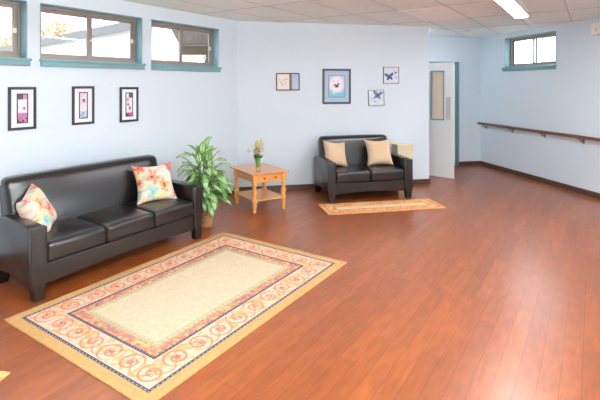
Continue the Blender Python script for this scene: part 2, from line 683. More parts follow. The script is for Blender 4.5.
for i, (a, b) in enumerate(lwins):
    window('window_%d' % (i + 1), frameM(LP(a, 0, WZ0), D, -N), b - a, WZ1 - WZ0)
window('window_4', frameM(Vector((RIGHT_X, 7.76, RWZ0)), Vector((0, -1, 0)), Vector((1, 0, 0))), 1.28, RWZ1 - RWZ0, (0.03, 0.0))
window('window_5', frameM(Vector((RIGHT_X, 2.2, 1.0)), Vector((0, -1, 0)), Vector((1, 0, 0))), 2.4, 1.4, (0.0, 0.0))  # unseen window, added to let key light in from the right
window('window_6', frameM(Vector((RIGHT_X + WT - 1.5, REAR_Y, .9)), Vector((-1, 0, 0)), Vector((0, -1, 0))), 2.7, 1.55, (0.0, 0.0))  # this and the next: unseen windows added as soft light from behind
window('window_7', frameM(Vector((RIGHT_X + WT - 5.5, REAR_Y, .9)), Vector((-1, 0, 0)), Vector((0, -1, 0))), 2.7, 1.55, (0.0, 0.0))

# ---------------------------------------------------------------- doors
hinge = Vector((3.885, 8.155, 0))
free = Vector((4.478, 7.345, 0))
LW = (free - hinge).length
ex = (free - hinge).normalized()
ey = Vector((0, 0, 1)).cross(ex)
t = bpy.data.objects.new('door_1', None); COL.objects.link(t); struct(t)
t.matrix_world = frameM(hinge + Vector((0, 0, 0.008)), ex, ey)
DH = 2.095
px0, px1, pz0, pz1 = LW - 0.425, LW - 0.165, 1.04, 1.95
bm = BM()
th = 0.022
for (a, b, c, d) in ((0, px0, 0, DH), (px1, LW, 0, DH), (px0, px1, 0, pz0), (px0, px1, pz1, DH)):
    add_box(bm, a, b, -th, th, c, d)
bmesh.ops.remove_doubles(bm, verts=bm.verts[:], dist=1e-5)
leaf = obj('leaf', bm, M_door, t)
bm = BM()
g = 0.028
for (a, b, c, d) in ((px0, px0 + g, pz0, pz1), (px1 - g * .6, px1, pz0, pz1), (px0 + g, px1 - g * .6, pz0, pz0 + g), (px0 + g, px1 - g * .6, pz1 - g, pz1)):
    bevel_box(bm, a, b, -th - 0.008, th + 0.008, c, d, 0.003, 1)
o = obj('vision_frame', bm, M_teal, t)
o['label'] = 'teal frame round the narrow door glass'
bm = BM()
add_box(bm, px0 + g, px1 - g * .6, -0.004, 0.004, pz0 + g, pz1 - g)
o = obj('vision_pane', bm, mat('streaked_cream_glass', (236, 222, 198), 0.15, noise=0.1, nscale=6, stretch=(8, 1, 0.1)), t)  # cream pane with vertical streaks
o['label'] = 'cream glass with vertical streaks'
for sgn in (-1, 1):
    bm = BM()
    yy = sgn * th
    bevel_box(bm, LW - 0.125, LW - 0.045, min(yy, yy + sgn * 0.012), max(yy, yy + sgn * 0.012), 1.06, 1.47, 0.004, 2)
    add_tube(bm, [(LW - 0.08, yy + sgn * 0.01, 1.15), (LW - 0.08, yy + sgn * 0.05, 1.17), (LW - 0.08, yy + sgn * 0.05, 1.33), (LW - 0.08, yy + sgn * 0.01, 1.35)], 0.009)
    obj('handle', bm, mat('satin_plate', (205, 205, 205), 0.35, metal=0.3), t)


def doorframe(name, M, w, h, door=True):
    t = bpy.data.objects.new(name, None); COL.objects.link(t); struct(t)
    t.matrix_world = M
    bm = BM()
    f, dp = 0.05, 0.03
    for (a, b, c, d) in ((-0.035, 0.02, 0, h + 0.035), (w - 0.02, w + 0.035, 0, h + 0.035), (0.02, w - 0.02, h - 0.02, h + 0.035)):
        bevel_box(bm, a, b, -0.028, WT if a > 0.0 or True else 0, c, d, 0.005, 2)
    obj('door_frame', bm, M_teal_dark, t)
    if door:
        bm = BM()
        bevel_box(bm, 0.022, w - 0.022, 0.03, 0.072, 0.008, h - 0.022, 0.003, 1)
        obj('leaf', bm, M_door, t)
        bm = BM()
        add_tube(bm, [(0.09, 0.03, 1.02), (0.09, -0.02, 1.02), (0.19, -0.025, 1.02)], 0.011)
        obj('handle', bm, M_steel, t)
    return t


doorframe('door_2', frameM(Vector((4.42, FAR_Y, 0)), Vector((1, 0, 0)), Vector((0, 1, 0))), 0.86, 2.14)
doorframe('door_3', frameM(Vector((HALL_X, BACK_Y + WT + 0.045, 0)), Vector((0, 1, 0)), Vector((-1, 0, 0))), 0.85, 2.115, False)

# ---------------------------------------------------------------- lights and ceiling fittings
def strip_light(u0, u1, v, label, group, lm=None):
    c = LP((u0 + u1) / 2, v, CEIL - 0.004)
    t = thing('ceiling_light', label, 'ceiling light', c, LROT, group)
    L = u1 - u0
    bm = BM()
    bevel_box(bm, -L / 2, L / 2, -0.085, 0.085, -0.030, 0.0, 0.004, 1)
    for s in (-1, 1):
        bevel_box(bm, -L / 2, L / 2, s * 0.086 - 0.004, s * 0.086 + 0.004, -0.070, 0.0, 0.001, 1)
    for s in (-1, 1):
        bevel_box(bm, s * L / 2 - 0.012, s * L / 2 + 0.012, -0.088, 0.088, -0.085, 0.0, 0.005, 1)
    obj('housing', bm, M_white, t)
    bm = BM()
    pts = [(-0.08, -0.03), (-0.078, -0.06), (-0.06, -0.078), (-0.02, -0.083), (0.02, -0.083), (0.06, -0.078), (0.078, -0.06), (0.08, -0.03)]
    prism(bm, pts, -L / 2 + 0.013, L / 2 - 0.013, 'x')
    obj('diffuser', bm, lm or M_lamp, t)
    return t


strip_light(4.45, 6.85, 3.82, 'long lit fluorescent strip light on the ceiling, near the right window', None)
for (u, v) in ((1.9, 3.82), (-0.9, 3.82), (2.4, 6.6), (-0.6, 6.6)):  # unseen hanging lamps, added to brighten the room and its ceiling
    c = LP(u, v, CEIL - 0.004)
    t = thing('added_fill_light', 'added unseen fill light hung over the near part of the room', 'fill light', c, LROT, 'added fill lights outside the view')
    bm = BM()
    bevel_box(bm, -1.2, 1.2, -0.05, 0.05, -0.36, -0.33, 0.004, 1)
    obj('housing', bm, M_white, t)
    for s_ in (-0.9, 0.9):
        bm = BM()
        add_tube(bm, [(s_, 0, 0.002), (s_, 0, -0.335)], 0.006)
        obj('rod', bm, M_white, t)
    bm = BM()
    bevel_box(bm, -1.18, 1.18, -0.075, 0.075, -0.40, -0.362, 0.01, 2)
    obj('diffuser', bm, M_fill_lamp, t)
    bm = BM()
    bevel_box(bm, -1.18, 1.18, -0.045, 0.045, -0.328, -0.305, 0.008, 2)
    obj('added_uplight', bm, M_fill_uplight, t)
t = thing('added_hall_light', 'added fill light hidden in the hallway over the half open door', 'ceiling light', (3.95, 8.02, CEIL - 0.001))  # added lamp, hidden behind the wall corner, brightens the hallway
bm = BM()
bevel_box(bm, -0.08, 0.08, -0.4, 0.4, -0.03, 0.0, 0.004, 1)
obj('housing', bm, M_white, t)
bm = BM()
bevel_box(bm, -0.07, 0.07, -0.38, 0.38, -0.07, -0.031, 0.012, 2)
obj('diffuser', bm, M_fill_lamp, t)
t = thing('thin_ceiling_strip', 'thin white strip on the ceiling beyond the lit strip light', 'conduit', LP(7.55, 3.80, CEIL - 0.004), LROT)  # thin white bar on the ceiling past the strip light
bm = BM()
bevel_box(bm, -0.66, 0.62, -0.014, 0.014, -0.02, 0.0, 0.004, 1)
obj('strip_body', bm, M_white, t)

t = thing('smoke_detector', 'small round white smoke detector on the ceiling by the hallway', 'smoke detector', (4.74, 7.36, CEIL))
bm = BM()
add_lathe(bm, [(0.062, 0.0), (0.062, -0.012), (0.05, -0.018)])
obj('base', bm, M_plate, t)
bm = BM()
add_lathe(bm, [(0.05, -0.018), (0.048, -0.034), (0.03, -0.045), (0.012, -0.047)])
obj('cover', bm, M_plate, t)

t = thing('emergency_light', 'small white box fitting high on the right wall', 'emergency light', (RIGHT_X, 5.56, 2.53))
bm = BM()
bevel_box(bm, -0.10, -0.001, -0.15, 0.15, -0.085, 0.085, 0.015, 3)
obj('housing', bm, M_plate, t)
for s in (-0.07, 0.07):
    bm = BM()
    add_lathe(bm, [(0.03, 0.0), (0.034, 0.02), (0.03, 0.03)], seg=16,
              M=Matrix.Translation((-0.10, s, -0.02)) @ Matrix.Rotation(-PI / 2, 4, 'Y'))
    obj('lamp_head', bm, M_plate, t)

# handrail along the right wall
t = thing('handrail', 'long brown wooden handrail on the right wall', 'handrail', (RIGHT_X, 5.4, 0.90))
Y0, Y1 = -1.5, 8.50
bm = BM()
pts = []
for k in range(12):
    a = 2 * PI * k / 12
    pts.append((-0.075 + 0.021 * math.copysign(abs(math.cos(a)) ** 0.6, math.cos(a)), 0.026 * math.copysign(abs(math.sin(a)) ** 0.6, math.sin(a)) - 0.01))
prism(bm, pts, Y0 - 5.4, Y1 - 5.4, 'y')
obj('rail', bm, M_rail, t)
yb = 8.33
while yb > -1.4:
    bm = BM()
    M = Matrix.Translation((0, yb - 5.4, 0))
    bevel_box(bm, -0.006, -0.001, -0.022, 0.022, -0.115, -0.045, 0.002, 1, M)
    add_tube(bm, [M @ Vector(p) for p in ((-0.004, 0, -0.085), (-0.045, 0, -0.082), (-0.07, 0, -0.062), (-0.075, 0, -0.036))], 0.009)
    bevel_box(bm, -0.09, -0.06, -0.03, 0.03, -0.040, -0.034, 0.002, 1, M)
    obj('bracket', bm, M_steel, t)
    yb -= 0.80


# ---------------------------------------------------------------- pictures
def butterfly(C, X, Y, cx, cy, s, ang, col, edge, body=(40, 42, 70)):
    x = (X - cx) / s; y = (Y - cy) / s
    ca, sa = math.cos(ang), math.sin(ang)
    x, y = x * ca + y * sa, -x * sa + y * ca
    ax = np.abs(x)
    def lobe(px, py, rx, ry, rot):
        c, q = math.cos(rot), math.sin(rot)
        dx, dy = ax - px, y - py
        a = dx * c + dy * q; b = -dx * q + dy * c
        return np.sqrt((a / rx) ** 2 + (b / ry) ** 2)
    d1 = np.minimum(lobe(0.55, 0.42, 0.62, 0.33, 0.75), lobe(0.38, -0.32, 0.42, 0.28, -0.8))
    C = blend(C, edge, (d1 < 1.0).astype(float))
    C = blend(C, col, 0.85 * (d1 < 0.66))
    C = blend(C, body, ((ax < 0.07) & (np.abs(y) < 0.5)).astype(float))
    return C


def picture(name_label, w, h, M, frame_w, frame_m, mats, art, inset, inner_frame=None, depth=0.022, nx=40, ny=60, group=None):
    """local x right along wall, local y out of the wall, z up; origin bottom-left"""
    t = thing('framed_picture', name_label, 'picture', group=group)
    t.matrix_world = M
    bm = BM()
    fw = frame_w
    for (a, b, c, d) in ((0, fw, 0, h), (w - fw, w, 0, h), (fw, w - fw, 0, fw), (fw, w - fw, h - fw, h)):
        bevel_box(bm, a, b, 0.001, depth, c, d, min(0.004, fw * .3), 1)
    obj('frame', bm, frame_m, t)
    bm = BM()
    add_box(bm, fw - 0.002, w - fw + 0.002, 0.002, 0.010, fw - 0.002, h - fw + 0.002)
    if mats is not None:
        obj('mount', bm, mats, t)
    else:
        obj('backing', bm, M_mat, t)
    ax0, ax1, az0, az1 = inset
    if inner_frame:
        q, mm = inner_frame
        bm = BM()
        for (a, b, c, d) in ((ax0 - q, ax0, az0 - q, az1 + q), (ax1, ax1 + q, az0 - q, az1 + q), (ax0, ax1, az0 - q, az0), (ax0, ax1, az1, az1 + q)):
            bevel_box(bm, a, b, 0.010, 0.015, c, d, 0.001, 1)
        obj('inner_frame', bm, mm, t)
    paint_grid('artwork', ax1 - ax0, az1 - az0, art, M_attr, t, nx, ny,
               lambda X, Y, th: (X + ax0, np.full_like(X, 0.0125 - th), Y + az0), 0.0022)
    return t


def art_left(kind):
    def f(X, Y):
        w, h = X.max(), Y.max()
        u, v = X / w, Y / h
        C = np.ones(X.shape + (3,)) * np.array([226, 226, 236.])
        n = vnoise(X, Y, 60, kind)
        if kind == 1:
            C = blend(C, (84, 70, 104), sm(v, .80, .86) * (u < .55))
            C = blend(C, (206, 140, 170), sm(v, .80, .86) * (u >= .55))
            C = blend(C, (190, 120, 160), sm(.36 - v, 0, .05))
            C = blend(C, (98, 60, 92), sm(.17 - v, 0, .02) * (n > .35))
            C = blend(C, (214, 70, 110), sm(.16 - np.hypot(u - .68, (v - .5) * 2.0), 0, .08))
            C = blend(C, (250, 244, 248), sm(.18 - np.hypot(u - .35, (v - .62) * 1.6), 0, .1))
        elif kind == 2:
            C = blend(C, (196, 204, 222), sm(.28 - v, 0, .04))
            C = blend(C, (148, 152, 186), sm(.26 - v, 0, .04) * (n > .55))
            C = blend(C, (224, 170, 176), .5 * sm(.3 - np.abs(v - .78), 0, .1) * (n > .4))
            C = blend(C, (104, 54, 72), sm(.20 - np.hypot(u - .55, (v - .70) * 2.2), 0, .08))
            C = blend(C, (202, 208, 196), sm(.16 - np.hypot(u - .4, (v - .42) * 2.0), 0, .08))
        else:
            C = blend(C, (74, 82, 104), sm(v, .78, .83) * (u > .4))
            C = blend(C, (214, 120, 156), sm(.22 - np.hypot(u - .25, (v - .72) * 2.0), 0, .1))
            C = blend(C, (172, 70, 110), sm(.2 - np.hypot(u - .3, (v - .50) * 2.4), 0, .1))
            C = blend(C, (206, 90, 120), sm(.24 - np.hypot(u - .6, (v - .34) * 2.0), 0, .1))
            C = blend(C, (214, 82, 116), sm(.16 - v, 0, .03) * (u > .4))
            C = blend(C, (78, 76, 96), sm(.14 - v, 0, .03) * (u <= .4))
        return C + (vnoise(X, Y, 130, 9)[..., None] - .5) * 24
    return f


Mleft = lambda u, z: frameM(LP(u, 0, z), D, N) @ Matrix.Identity(4)
for (u0, z0, w, h, k, lab) in ((2.033, 1.257, 0.260, 0.420, 1, 'black framed pink floral print, leftmost of three above the sofa'),
                            (2.669, 1.264, 0.256, 0.418, 2, 'black framed pale print with one dark flower, middle of three above the sofa'),
                            (3.255, 1.252, 0.257, 0.418, 3, 'black framed print of pink blooms, rightmost of three above the sofa')):
    picture(lab, w, h, Mleft(u0, z0), 0.026, M_black if k != 2 else mat('dark_brown_frame', (62, 50, 54), 0.4),
            M_mat, art_left(k), (0.088, w - 0.088, 0.075, h - 0.075), (0.011, M_black), group='narrow floral prints above the sofa')


def art_p1(X, Y):
    w, h = X.max(), Y.max()
    u, v = X / w, Y / h
    C = np.ones(X.shape + (3,)) * np.array([238, 228, 220.])
    for (a, b) in ((.18, .45), (.3, .6), (.38, .42), (.25, .3), (.12, .62), (.42, .66)):
        C = blend(C, (204, 176, 170), sm(.06 - np.hypot(u - a, (v - b) * .75), 0, .04))
    C = blend(C, (130, 100, 88), ((u > .56) & (u < .68)).astype(float))
    C = blend(C, (172, 196, 218), (u >= .68).astype(float))
    C = blend(C, (196, 210, 226), ((u > .72) & (vnoise(X, Y, 40, 3) > .55)) * .7)
    return C


def art_p2(X, Y):
    w, h = X.max(), Y.max()
    u, v = X / w, Y / h
    C = np.ones(X.shape + (3,)) * np.array([190, 208, 230.])
    C = blend(C, (128, 204, 222), sm(.42 - v, 0, .25))
    C = blend(C, (240, 236, 242), sm(.54 - np.hypot((u - .5) * 1.0, (v - .60) * 1.1), 0, .2))
    C = blend(C, (220, 236, 244), .8 * sm(.14 - np.hypot(u - .3, (v - .2) * 1.3), 0, .1))
    C = blend(C, (216, 226, 240), .8 * sm(.14 - np.hypot(u - .75, (v - .28) * 1.3), 0, .1))
    for (a, b) in ((.3, .75), (.62, .8), (.72, .62), (.3, .5)):
        C = blend(C, (228, 196, 206), .6 * sm(.09 - np.hypot(u - a, (v - b) * 1.3), 0, .05))
    return butterfly(C, X, Y, w * .5, h * .52, w * .16, .2, (96, 60, 80), (52, 44, 78))


def art_p3(X, Y):
    C = np.ones(X.shape + (3,)) * np.array([220, 228, 240.]) + (vnoise(X, Y, 22, 5)[..., None] - .5) * 22
    w, h = X.max(), Y.max()
    C = butterfly(C, X, Y, w * .38, h * .40, w * .28, .12, (92, 110, 156), (66, 78, 118))
    C = butterfly(C, X, Y, w * .78, h * .66, w * .10, -.3, (120, 130, 178), (84, 94, 140))
    for (a, b, r) in ((.82, .38, .05), (.66, .82, .04), (.88, .2, .035), (.7, .5, .03)):
        C = blend(C, (80, 88, 130), sm(r - np.hypot(X / w - a, Y / h - b), 0, .02))
    return C


def art_p4(X, Y):
    C = np.ones(X.shape + (3,)) * np.array([216, 228, 240.]) + (vnoise(X, Y, 20, 6)[..., None] - .5) * 18
    w, h = X.max(), Y.max()
    C = butterfly(C, X, Y, w * .60, h * .66, w * .30, -.15, (120, 158, 204), (72, 104, 156))
    C = blend(C, (92, 120, 168), sm(.06 - np.hypot(X / w - .42, Y / h - .25), 0, .03))
    C = blend(C, (150, 174, 210), sm(.12 - np.hypot(X / w - .32, (Y / h - .45) * 1.3), 0, .1) * .6)
    return C


def Mback(x, z, roll=0.0):
    # seen from the room: local x to the right, local y towards the camera
    return frameM(Vector((x, BACK_Y, z)), Vector((1, 0, 0)), Vector((0, -1, 0))) @ Matrix.Rotation(roll, 4, 'Y')


picture('small landscape picture split into cream and blue panels, left of the butterfly print', 0.385, 0.281, Mback(1.192, 1.604, -0.008), 0.017,
        mat('brown_black_frame', (60, 50, 46), 0.4), None, art_p1, (0.017, 0.368, 0.017, 0.264), nx=70, ny=50)
picture('large portrait butterfly print in charcoal frame with powder blue mount above loveseat', 0.483, 0.577, Mback(1.959, 1.382), 0.032,
        mat('charcoal_frame', (70, 74, 84), 0.4), M_bluemat, art_p2, (0.107, 0.376, 0.117, 0.460), (0.006, mat('navy_fillet', (74, 82, 120), 0.5)), nx=90, ny=110)
thin = mat('thin_black_edge', (66, 68, 78), 0.5)
picture('small square canvas with a dark indigo butterfly, upper of the pair', 0.279, 0.277, Mback(3.014, 1.718), 0.007, thin, None, art_p3, (0.007, 0.272, 0.007, 0.270), nx=90, ny=90)
picture('small square canvas with a sky blue butterfly, lower of the pair', 0.279, 0.262, Mback(2.752, 1.343, -0.035), 0.006, thin, None, art_p4, (0.006, 0.273, 0.006, 0.256), nx=90, ny=90)


# ---------------------------------------------------------------- sofas
def place_bm(bm, M):
    bm.transform(M)
    return bm


def sofa(label, cat, L, nseat, M, group=None, dep=0.62):
    """local x right, local y = depth with front at y=0 and back towards +y, z up"""
    t = thing('leather_sofa' if nseat == 3 else 'leather_loveseat', label, cat, group=group)
    t.matrix_world = M
    AW = 0.125
    top = 0.580
    # arms: upholstered slab, rounded top rear corner, shallow arch under, narrow front panel
    for sgn in (0, 1):
        x0 = 0.0 if sgn == 0 else L - AW
        prof = [(0.035, 0.115), (0.14, 0.135), (0.32, 0.145), (0.48, 0.135), (dep - 0.01, 0.115)]
        up = [(dep, 0.30), (dep - 0.004, 0.50), (dep - 0.02, 0.556), (dep - 0.06, 0.585), (dep - 0.13, 0.594), (0.30, 0.590), (0.14, 0.584), (0.035, top - 0.004)]
        bm = BM()
        prism(bm, prof + up, x0 + 0.004, x0 + AW - 0.004, 'x')
        bmesh.ops.recalc_face_normals(bm, faces=bm.faces[:])
        ed = [e for e in bm.edges if abs(e.verts[0].co.x - e.verts[1].co.x) < 1e-6]
        bmesh.ops.bevel(bm, geom=ed, offset=0.018, segments=3, profile=0.5, affect='EDGES')
        for f in bm.faces:
            f.smooth = True
        arm = obj('armrest', bm, M_leather, t)
        # front panel that tapers down towards the leg
        bm = BM()
        pts = [(x0 + 0.012, 0.10), (x0 + AW - 0.012, 0.10), (x0 + AW, 0.16), (x0 + AW, top - 0.012), (x0 + AW - 0.012, top), (x0 + 0.012, top), (x0, top - 0.012), (x0, 0.16)]
        prism(bm, pts, -0.006, 0.04, 'y')
        bmesh.ops.recalc_face_normals(bm, faces=bm.faces[:])
        bmesh.ops.bevel(bm, geom=[e for e in bm.edges if abs(e.verts[0].co.y - e.verts[1].co.y) < 1e-6], offset=0.010, segments=3, profile=0.5, affect='EDGES')
        for f in bm.faces:
            f.smooth = True
        obj('arm_panel', bm, M_leather, arm)
    # front rail with the shallow curve beneath
    bm = BM()
    n = 16
    pts = []
    xa, xb = AW - 0.002, L - AW + 0.002
    for k in range(n + 1):
        s = k / n
        pts.append((xa + (xb - xa) * s, 0.108 + 0.022 * math.sin(PI * s)))
    pts += [(xb, 0.272), (xa, 0.272)]
    prism(bm, pts, 0.012, 0.06, 'y')
    bmesh.ops.recalc_face_normals(bm, faces=bm.faces[:])
    bmesh.ops.bevel(bm, geom=[e for e in bm.edges if abs(e.verts[0].co.y - e.verts[1].co.y) < 1e-6], offset=0.008, segments=2, profile=0.5, affect='EDGES')
    obj('front_rail', bm, M_leather, t)
    # hidden body under the cushions
    bm = BM()
    bevel_box(bm, AW - 0.004, L - AW + 0.004, 0.05, 0.66, 0.135, 0.275, 0.01, 2)
    obj('seat_base', bm, M_leather, t)
    # seat cushions
    cw = (L - 2 * AW - 0.004) / nseat
    for i in range(nseat):
        def puff(x, y, z, w=cw, d=0.56):
            a = max(0, 1 - (2 * x / w) ** 2); b = max(0, 1 - (2 * y / d) ** 2)
            k = 0.030 * (a * b) ** 0.5 * (1 if z > 0 else 0.0)
            y2 = y - 0.008 * a * max(0, -y / (d / 2)) ** 4
            wob = 0.0025 * math.sin(x * 31 + y * 17 + i) * a * b
            return (x, y2, z + k + (wob if z > 0 else 0))
        bm = rbox(cw - 0.006, 0.56, 0.150, 0.030, 4, 10, puff)
        bm.transform(Matrix.Translation((AW + 0.002 + cw * (i + 0.5), 0.275, 0.350)))
        c = obj('seat_cushion', bm, M_leather, t)
        bm = BM()                                     # welt round the top front edge
        xx0, xx1 = AW + 0.002 + cw * i + 0.022, AW + 0.002 + cw * (i + 1) - 0.022
        add_tube(bm, [(xx0, 0.003, 0.409), ((xx0 + xx1) / 2, -0.004, 0.412), (xx1, 0.003, 0.409)], 0.0032, 6)
        obj('welt', bm, M_leather, c)
    # backrest: one long leaning pad with a rolled top
    bl = L - 2 * 0.098
    def lean(x, y, z):
        k = (z + 0.31) / 0.62
        a = max(0, 1 - (2 * x / bl) ** 6)
        bulge = -0.028 * math.sin(PI * min(1, max(0, k))) * a if y < 0 else 0
        return (x, y + 0.14 * k + bulge, z - 0.010 * (abs(2 * x / bl)) ** 6 * (z > 0.2))
    bm = rbox(bl, 0.155, 0.62, 0.052, 5, 16, lean)
    bm.transform(Matrix.Translation((L / 2 - 0.004, 0.565, 0.572)))
    bk = obj('backrest', bm, M_leather, t)
    bm = BM()                                          # outside back panel down to the base
    pts = [(0.60, 0.13), (0.66, 0.13), (0.80, 0.80), (0.74, 0.80)]
    prism(bm, pts, AW - 0.02, L - AW + 0.02, 'x')
    obj('back_panel', bm, M_leather, t)
    # seam lines with slight gathers on the backrest
    bm = BM()
    zz = 0.832
    add_tube(bm, [(L / 2 - bl / 2 + 0.03 + (bl - 0.06) * k / 10, 0.5655 - 0.075 + 0.14 * ((zz - 0.26) / 0.6) + 0.008, zz) for k in range(11)], 0.003, 6)
    obj('top_seam', bm, M_leather, bk)
    # tapered legs
    for (lx, ly) in ((0.0625, 0.03), (L - 0.0625, 0.03), (0.0625, dep - 0.03), (L - 0.0625, dep - 0.03)):
        bm = BM()
        a, b = 0.036, 0.048
        sgn = -1 if ly < 0.2 else 1
        vs0 = [bm.verts.new((lx + dx * a, ly + dy * a + (0.0 if sgn < 0 else 0.03), 0.0)) for dx, dy in ((-1, -1), (1, -1), (1, 1), (-1, 1))]
        vs1 = [bm.verts.new((lx + dx * b, ly + dy * 0.04, 0.14)) for dx, dy in ((-1, -1), (1, -1), (1, 1), (-1, 1))]
        for k in range(4):
            bm.faces.new((vs0[k], vs0[(k + 1) % 4], vs1[(k + 1) % 4], vs1[k]))
        bm.faces.new(vs0[::-1]); bm.faces.new(vs1)
        bmesh.ops.bevel(bm, geom=bm.edges[:], offset=0.004, segments=2, profile=0.5, affect='EDGES')
        obj('leg', bm, M_legwood, t)
    return t


SOFA_U0, SOFA_L, SOFA_V = 1.748, 1.838, 1.035
# local y (depth) must point to the wall: -N
sofa('long black leather three seat sofa against the left wall under three pictures', 'sofa', SOFA_L, 3, frameM(LP(SOFA_U0, SOFA_V), D, -N))
sofa('black leather two seat loveseat against the back wall below the butterfly picture', 'loveseat', 1.345, 2,
     frameM(Vector((1.795, 6.195, 0)), Vector((math.cos(.045), math.sin(.045), 0)), Vector((-math.sin(.045), math.cos(.045), 0))), dep=0.69)


# ---------------------------------------------------------------- pillows
def pillow(label, size, thick, M, m, colour=None, group=None, seed=1, n=26, pinch=0.055, name='throw_pillow'):
    t = None
    xs = np.linspace(-1, 1, n + 1)
    X, Y = np.meshgrid(xs, xs)
    # edges bow inwards between pointed corners
    px = X * (1 - pinch * 2.2 * (1 - Y ** 2) * np.abs(X) ** 2)
    py = Y * (1 - pinch * 2.2 * (1 - X ** 2) * np.abs(Y) ** 2)
    th = thick / 2 * (np.clip((1 - X ** 4) * (1 - Y ** 4), 0, 1)) ** 0.55
    wr = 1 + 0.10 * (vnoise(X + 3, Y + 3, 2.1, seed) - .5)
    s = size / 2
    idx = np.arange((n + 1) ** 2).reshape(n + 1, n + 1)
    verts = [(float(a * s), float(-c), float(b * s)) for a, b, c in zip(px.ravel(), py.ravel(), (th * wr).ravel())]
    faces = [(int(idx[i, j]), int(idx[i, j + 1]), int(idx[i + 1, j + 1]), int(idx[i + 1, j])) for i in range(n) for j in range(n)]
    base = len(verts)
    m2 = {}
    for i in range(n + 1):
        for j in range(n + 1):
            if i in (0, n) or j in (0, n):
                m2[i, j] = int(idx[i, j])
            else:
                m2[i, j] = len(verts)
                verts.append((float(px[i, j] * s), float((th * wr)[i, j]), float(py[i, j] * s)))
    faces += [(m2[i, j], m2[i + 1, j], m2[i + 1, j + 1], m2[i, j + 1]) for i in range(n) for j in range(n)]
    me = bpy.data.meshes.new(name)
    me.from_pydata(verts, [], faces)
    for p in me.polygons:
        p.use_smooth = True
    if colour:
        V = np.array(verts)
        rgb = nlin(colour(V[:, 0] / s + 1, V[:, 2] / s + 1 + 3 * (V[:, 1] > 0.001)))
        at = me.color_attributes.new('Col', 'FLOAT_COLOR', 'POINT')
        c = np.ones((len(verts), 4), np.float32); c[:, :3] = rgb
        at.data.foreach_set('color', c.ravel())
    me.materials.append(m)
    o = bpy.data.objects.new(name, me)
    COL.objects.link(o)
    o.matrix_world = M
    tag(o, label, 'pillow', group)
    return o


def floral(seed, spots):
    def f(x, y):
        C = np.ones(np.shape(x) + (3,)) * np.array([226, 210, 192.])
        wx = (vnoise(x + 3, y + 9, 4.5, seed + 7) - .5) * .22; wy = (vnoise(x + 8, y + 4, 4.5, seed + 8) - .5) * .22
        x = x + wx; y = y + wy
        n = vnoise(x + 5, y + 5, 5.5, seed)
        C = blend(C, (244, 190, 172), sm(vnoise(x + 1, y + 2, 2.6, seed + 1), .55, .7) * .8)
        C = blend(C, (246, 214, 150), sm(vnoise(x + 2, y + 1, 3.1, seed + 2), .6, .75) * .8)
        C = blend(C, (150, 196, 176), sm(vnoise(x + 4, y + 7, 3.4, seed + 3), .66, .78) * .8)
        for (a, b, r, c, d) in spots:
            rr = np.hypot(x - a, y - b)
            an = np.arctan2(y - b, x - a)
            pet = r * (0.78 + 0.22 * np.cos(5 * an + a * 9))
            C = blend(C, c, sm(pet - rr, 0, .10) * (.55 + .5 * vnoise(x + 2, y + 2, 9, seed + 5)))
            C = blend(C, (250, 232, 214), ((np.abs((an * 5 / (2 * PI)) % 1 - .5) > .46) & (rr < pet * .9)) * .5)
            C = blend(C, d, sm(r * .25 - rr, 0, .05))
        C = blend(C, (110, 140, 110), (np.abs(n - .5) < .02) * .35)
        return C
    return f


coral, orange, pink, teal, red = (212, 84, 60), (224, 136, 56), (216, 126, 114), (146, 196, 190), (168, 54, 38)
sp1 = [(.9, 1.22, .44, (236, 134, 108), red), (1.32, .78, .38, orange, (180, 84, 40)), (.72, .45, .34, teal, (120, 180, 190)), (.3, 1.75, .3, coral, red),
       (1.75, 1.75, .34, coral, red), (1.85, .35, .25, (222, 96, 90), red), (.3, 1.0, .25, pink, red), (1.45, 1.42, .2, (226, 230, 240), (90, 110, 170)), (.95, .22, .22, (244, 226, 140), orange), (.35, .2, .25, (240, 180, 120), coral)]


def PM(p, yaw_dir, tilt, roll=0.0):
    """pillow matrix: front face (-y local) looks along yaw_dir (2D), tilt leans it back"""
    f = Vector((yaw_dir[0], yaw_dir[1], 0)).normalized()
    yv = -f
    xv = yv.cross(Vector((0, 0, 1)))
    M = Matrix(((xv.x, yv.x, 0, 0), (xv.y, yv.y, 0, 0), (xv.z, yv.z, 1, 0), (0, 0, 0, 1)))
    return Matrix.Translation(p) @ M @ Matrix.Rotation(-tilt, 4, 'X') @ Matrix.Rotation(roll, 4, 'Y')


dirN = N
nd = (N * 0.90 - D * 0.36)
pillow('floral coral and orange pillow leaning by the sofa\'s right arm', 0.45, 0.15, PM(LP(3.225, 0.67, 0.625), (nd.x, nd.y), 0.52, 0.0), M_cloth, floral(3, sp1), 'floral pillows on the long sofa', n=80, pinch=0.08)
nd = (N * 0.72 + D * 0.70)
pillow('floral pillow turned sideways in the sofa\'s left corner', 0.42, 0.17, PM(LP(1.995, 0.635, 0.59), (nd.x, nd.y), 0.45, -0.20), M_cloth, floral(11, [(b, a, r, c, d) for (a, b, r, c, d) in sp1]), 'floral pillows on the long sofa', n=80, pinch=0.08)
pillow('plain tan pillow at the left end of the loveseat, tilted towards the arm', 0.41, 0.14, PM(Vector((2.035, 6.61, 0.635)), (0.36, -1), 0.38, 0.14), M_tan, None, 'tan pillows on the loveseat', seed=4, pinch=0.075)
pillow('plain tan pillow standing square at the right end of the loveseat', 0.43, 0.15, PM(Vector((2.735, 6.59, 0.640)), (-0.12, -1), 0.36, -0.02), M_tan, None, 'tan pillows on the loveseat', seed=8, pinch=0.075)


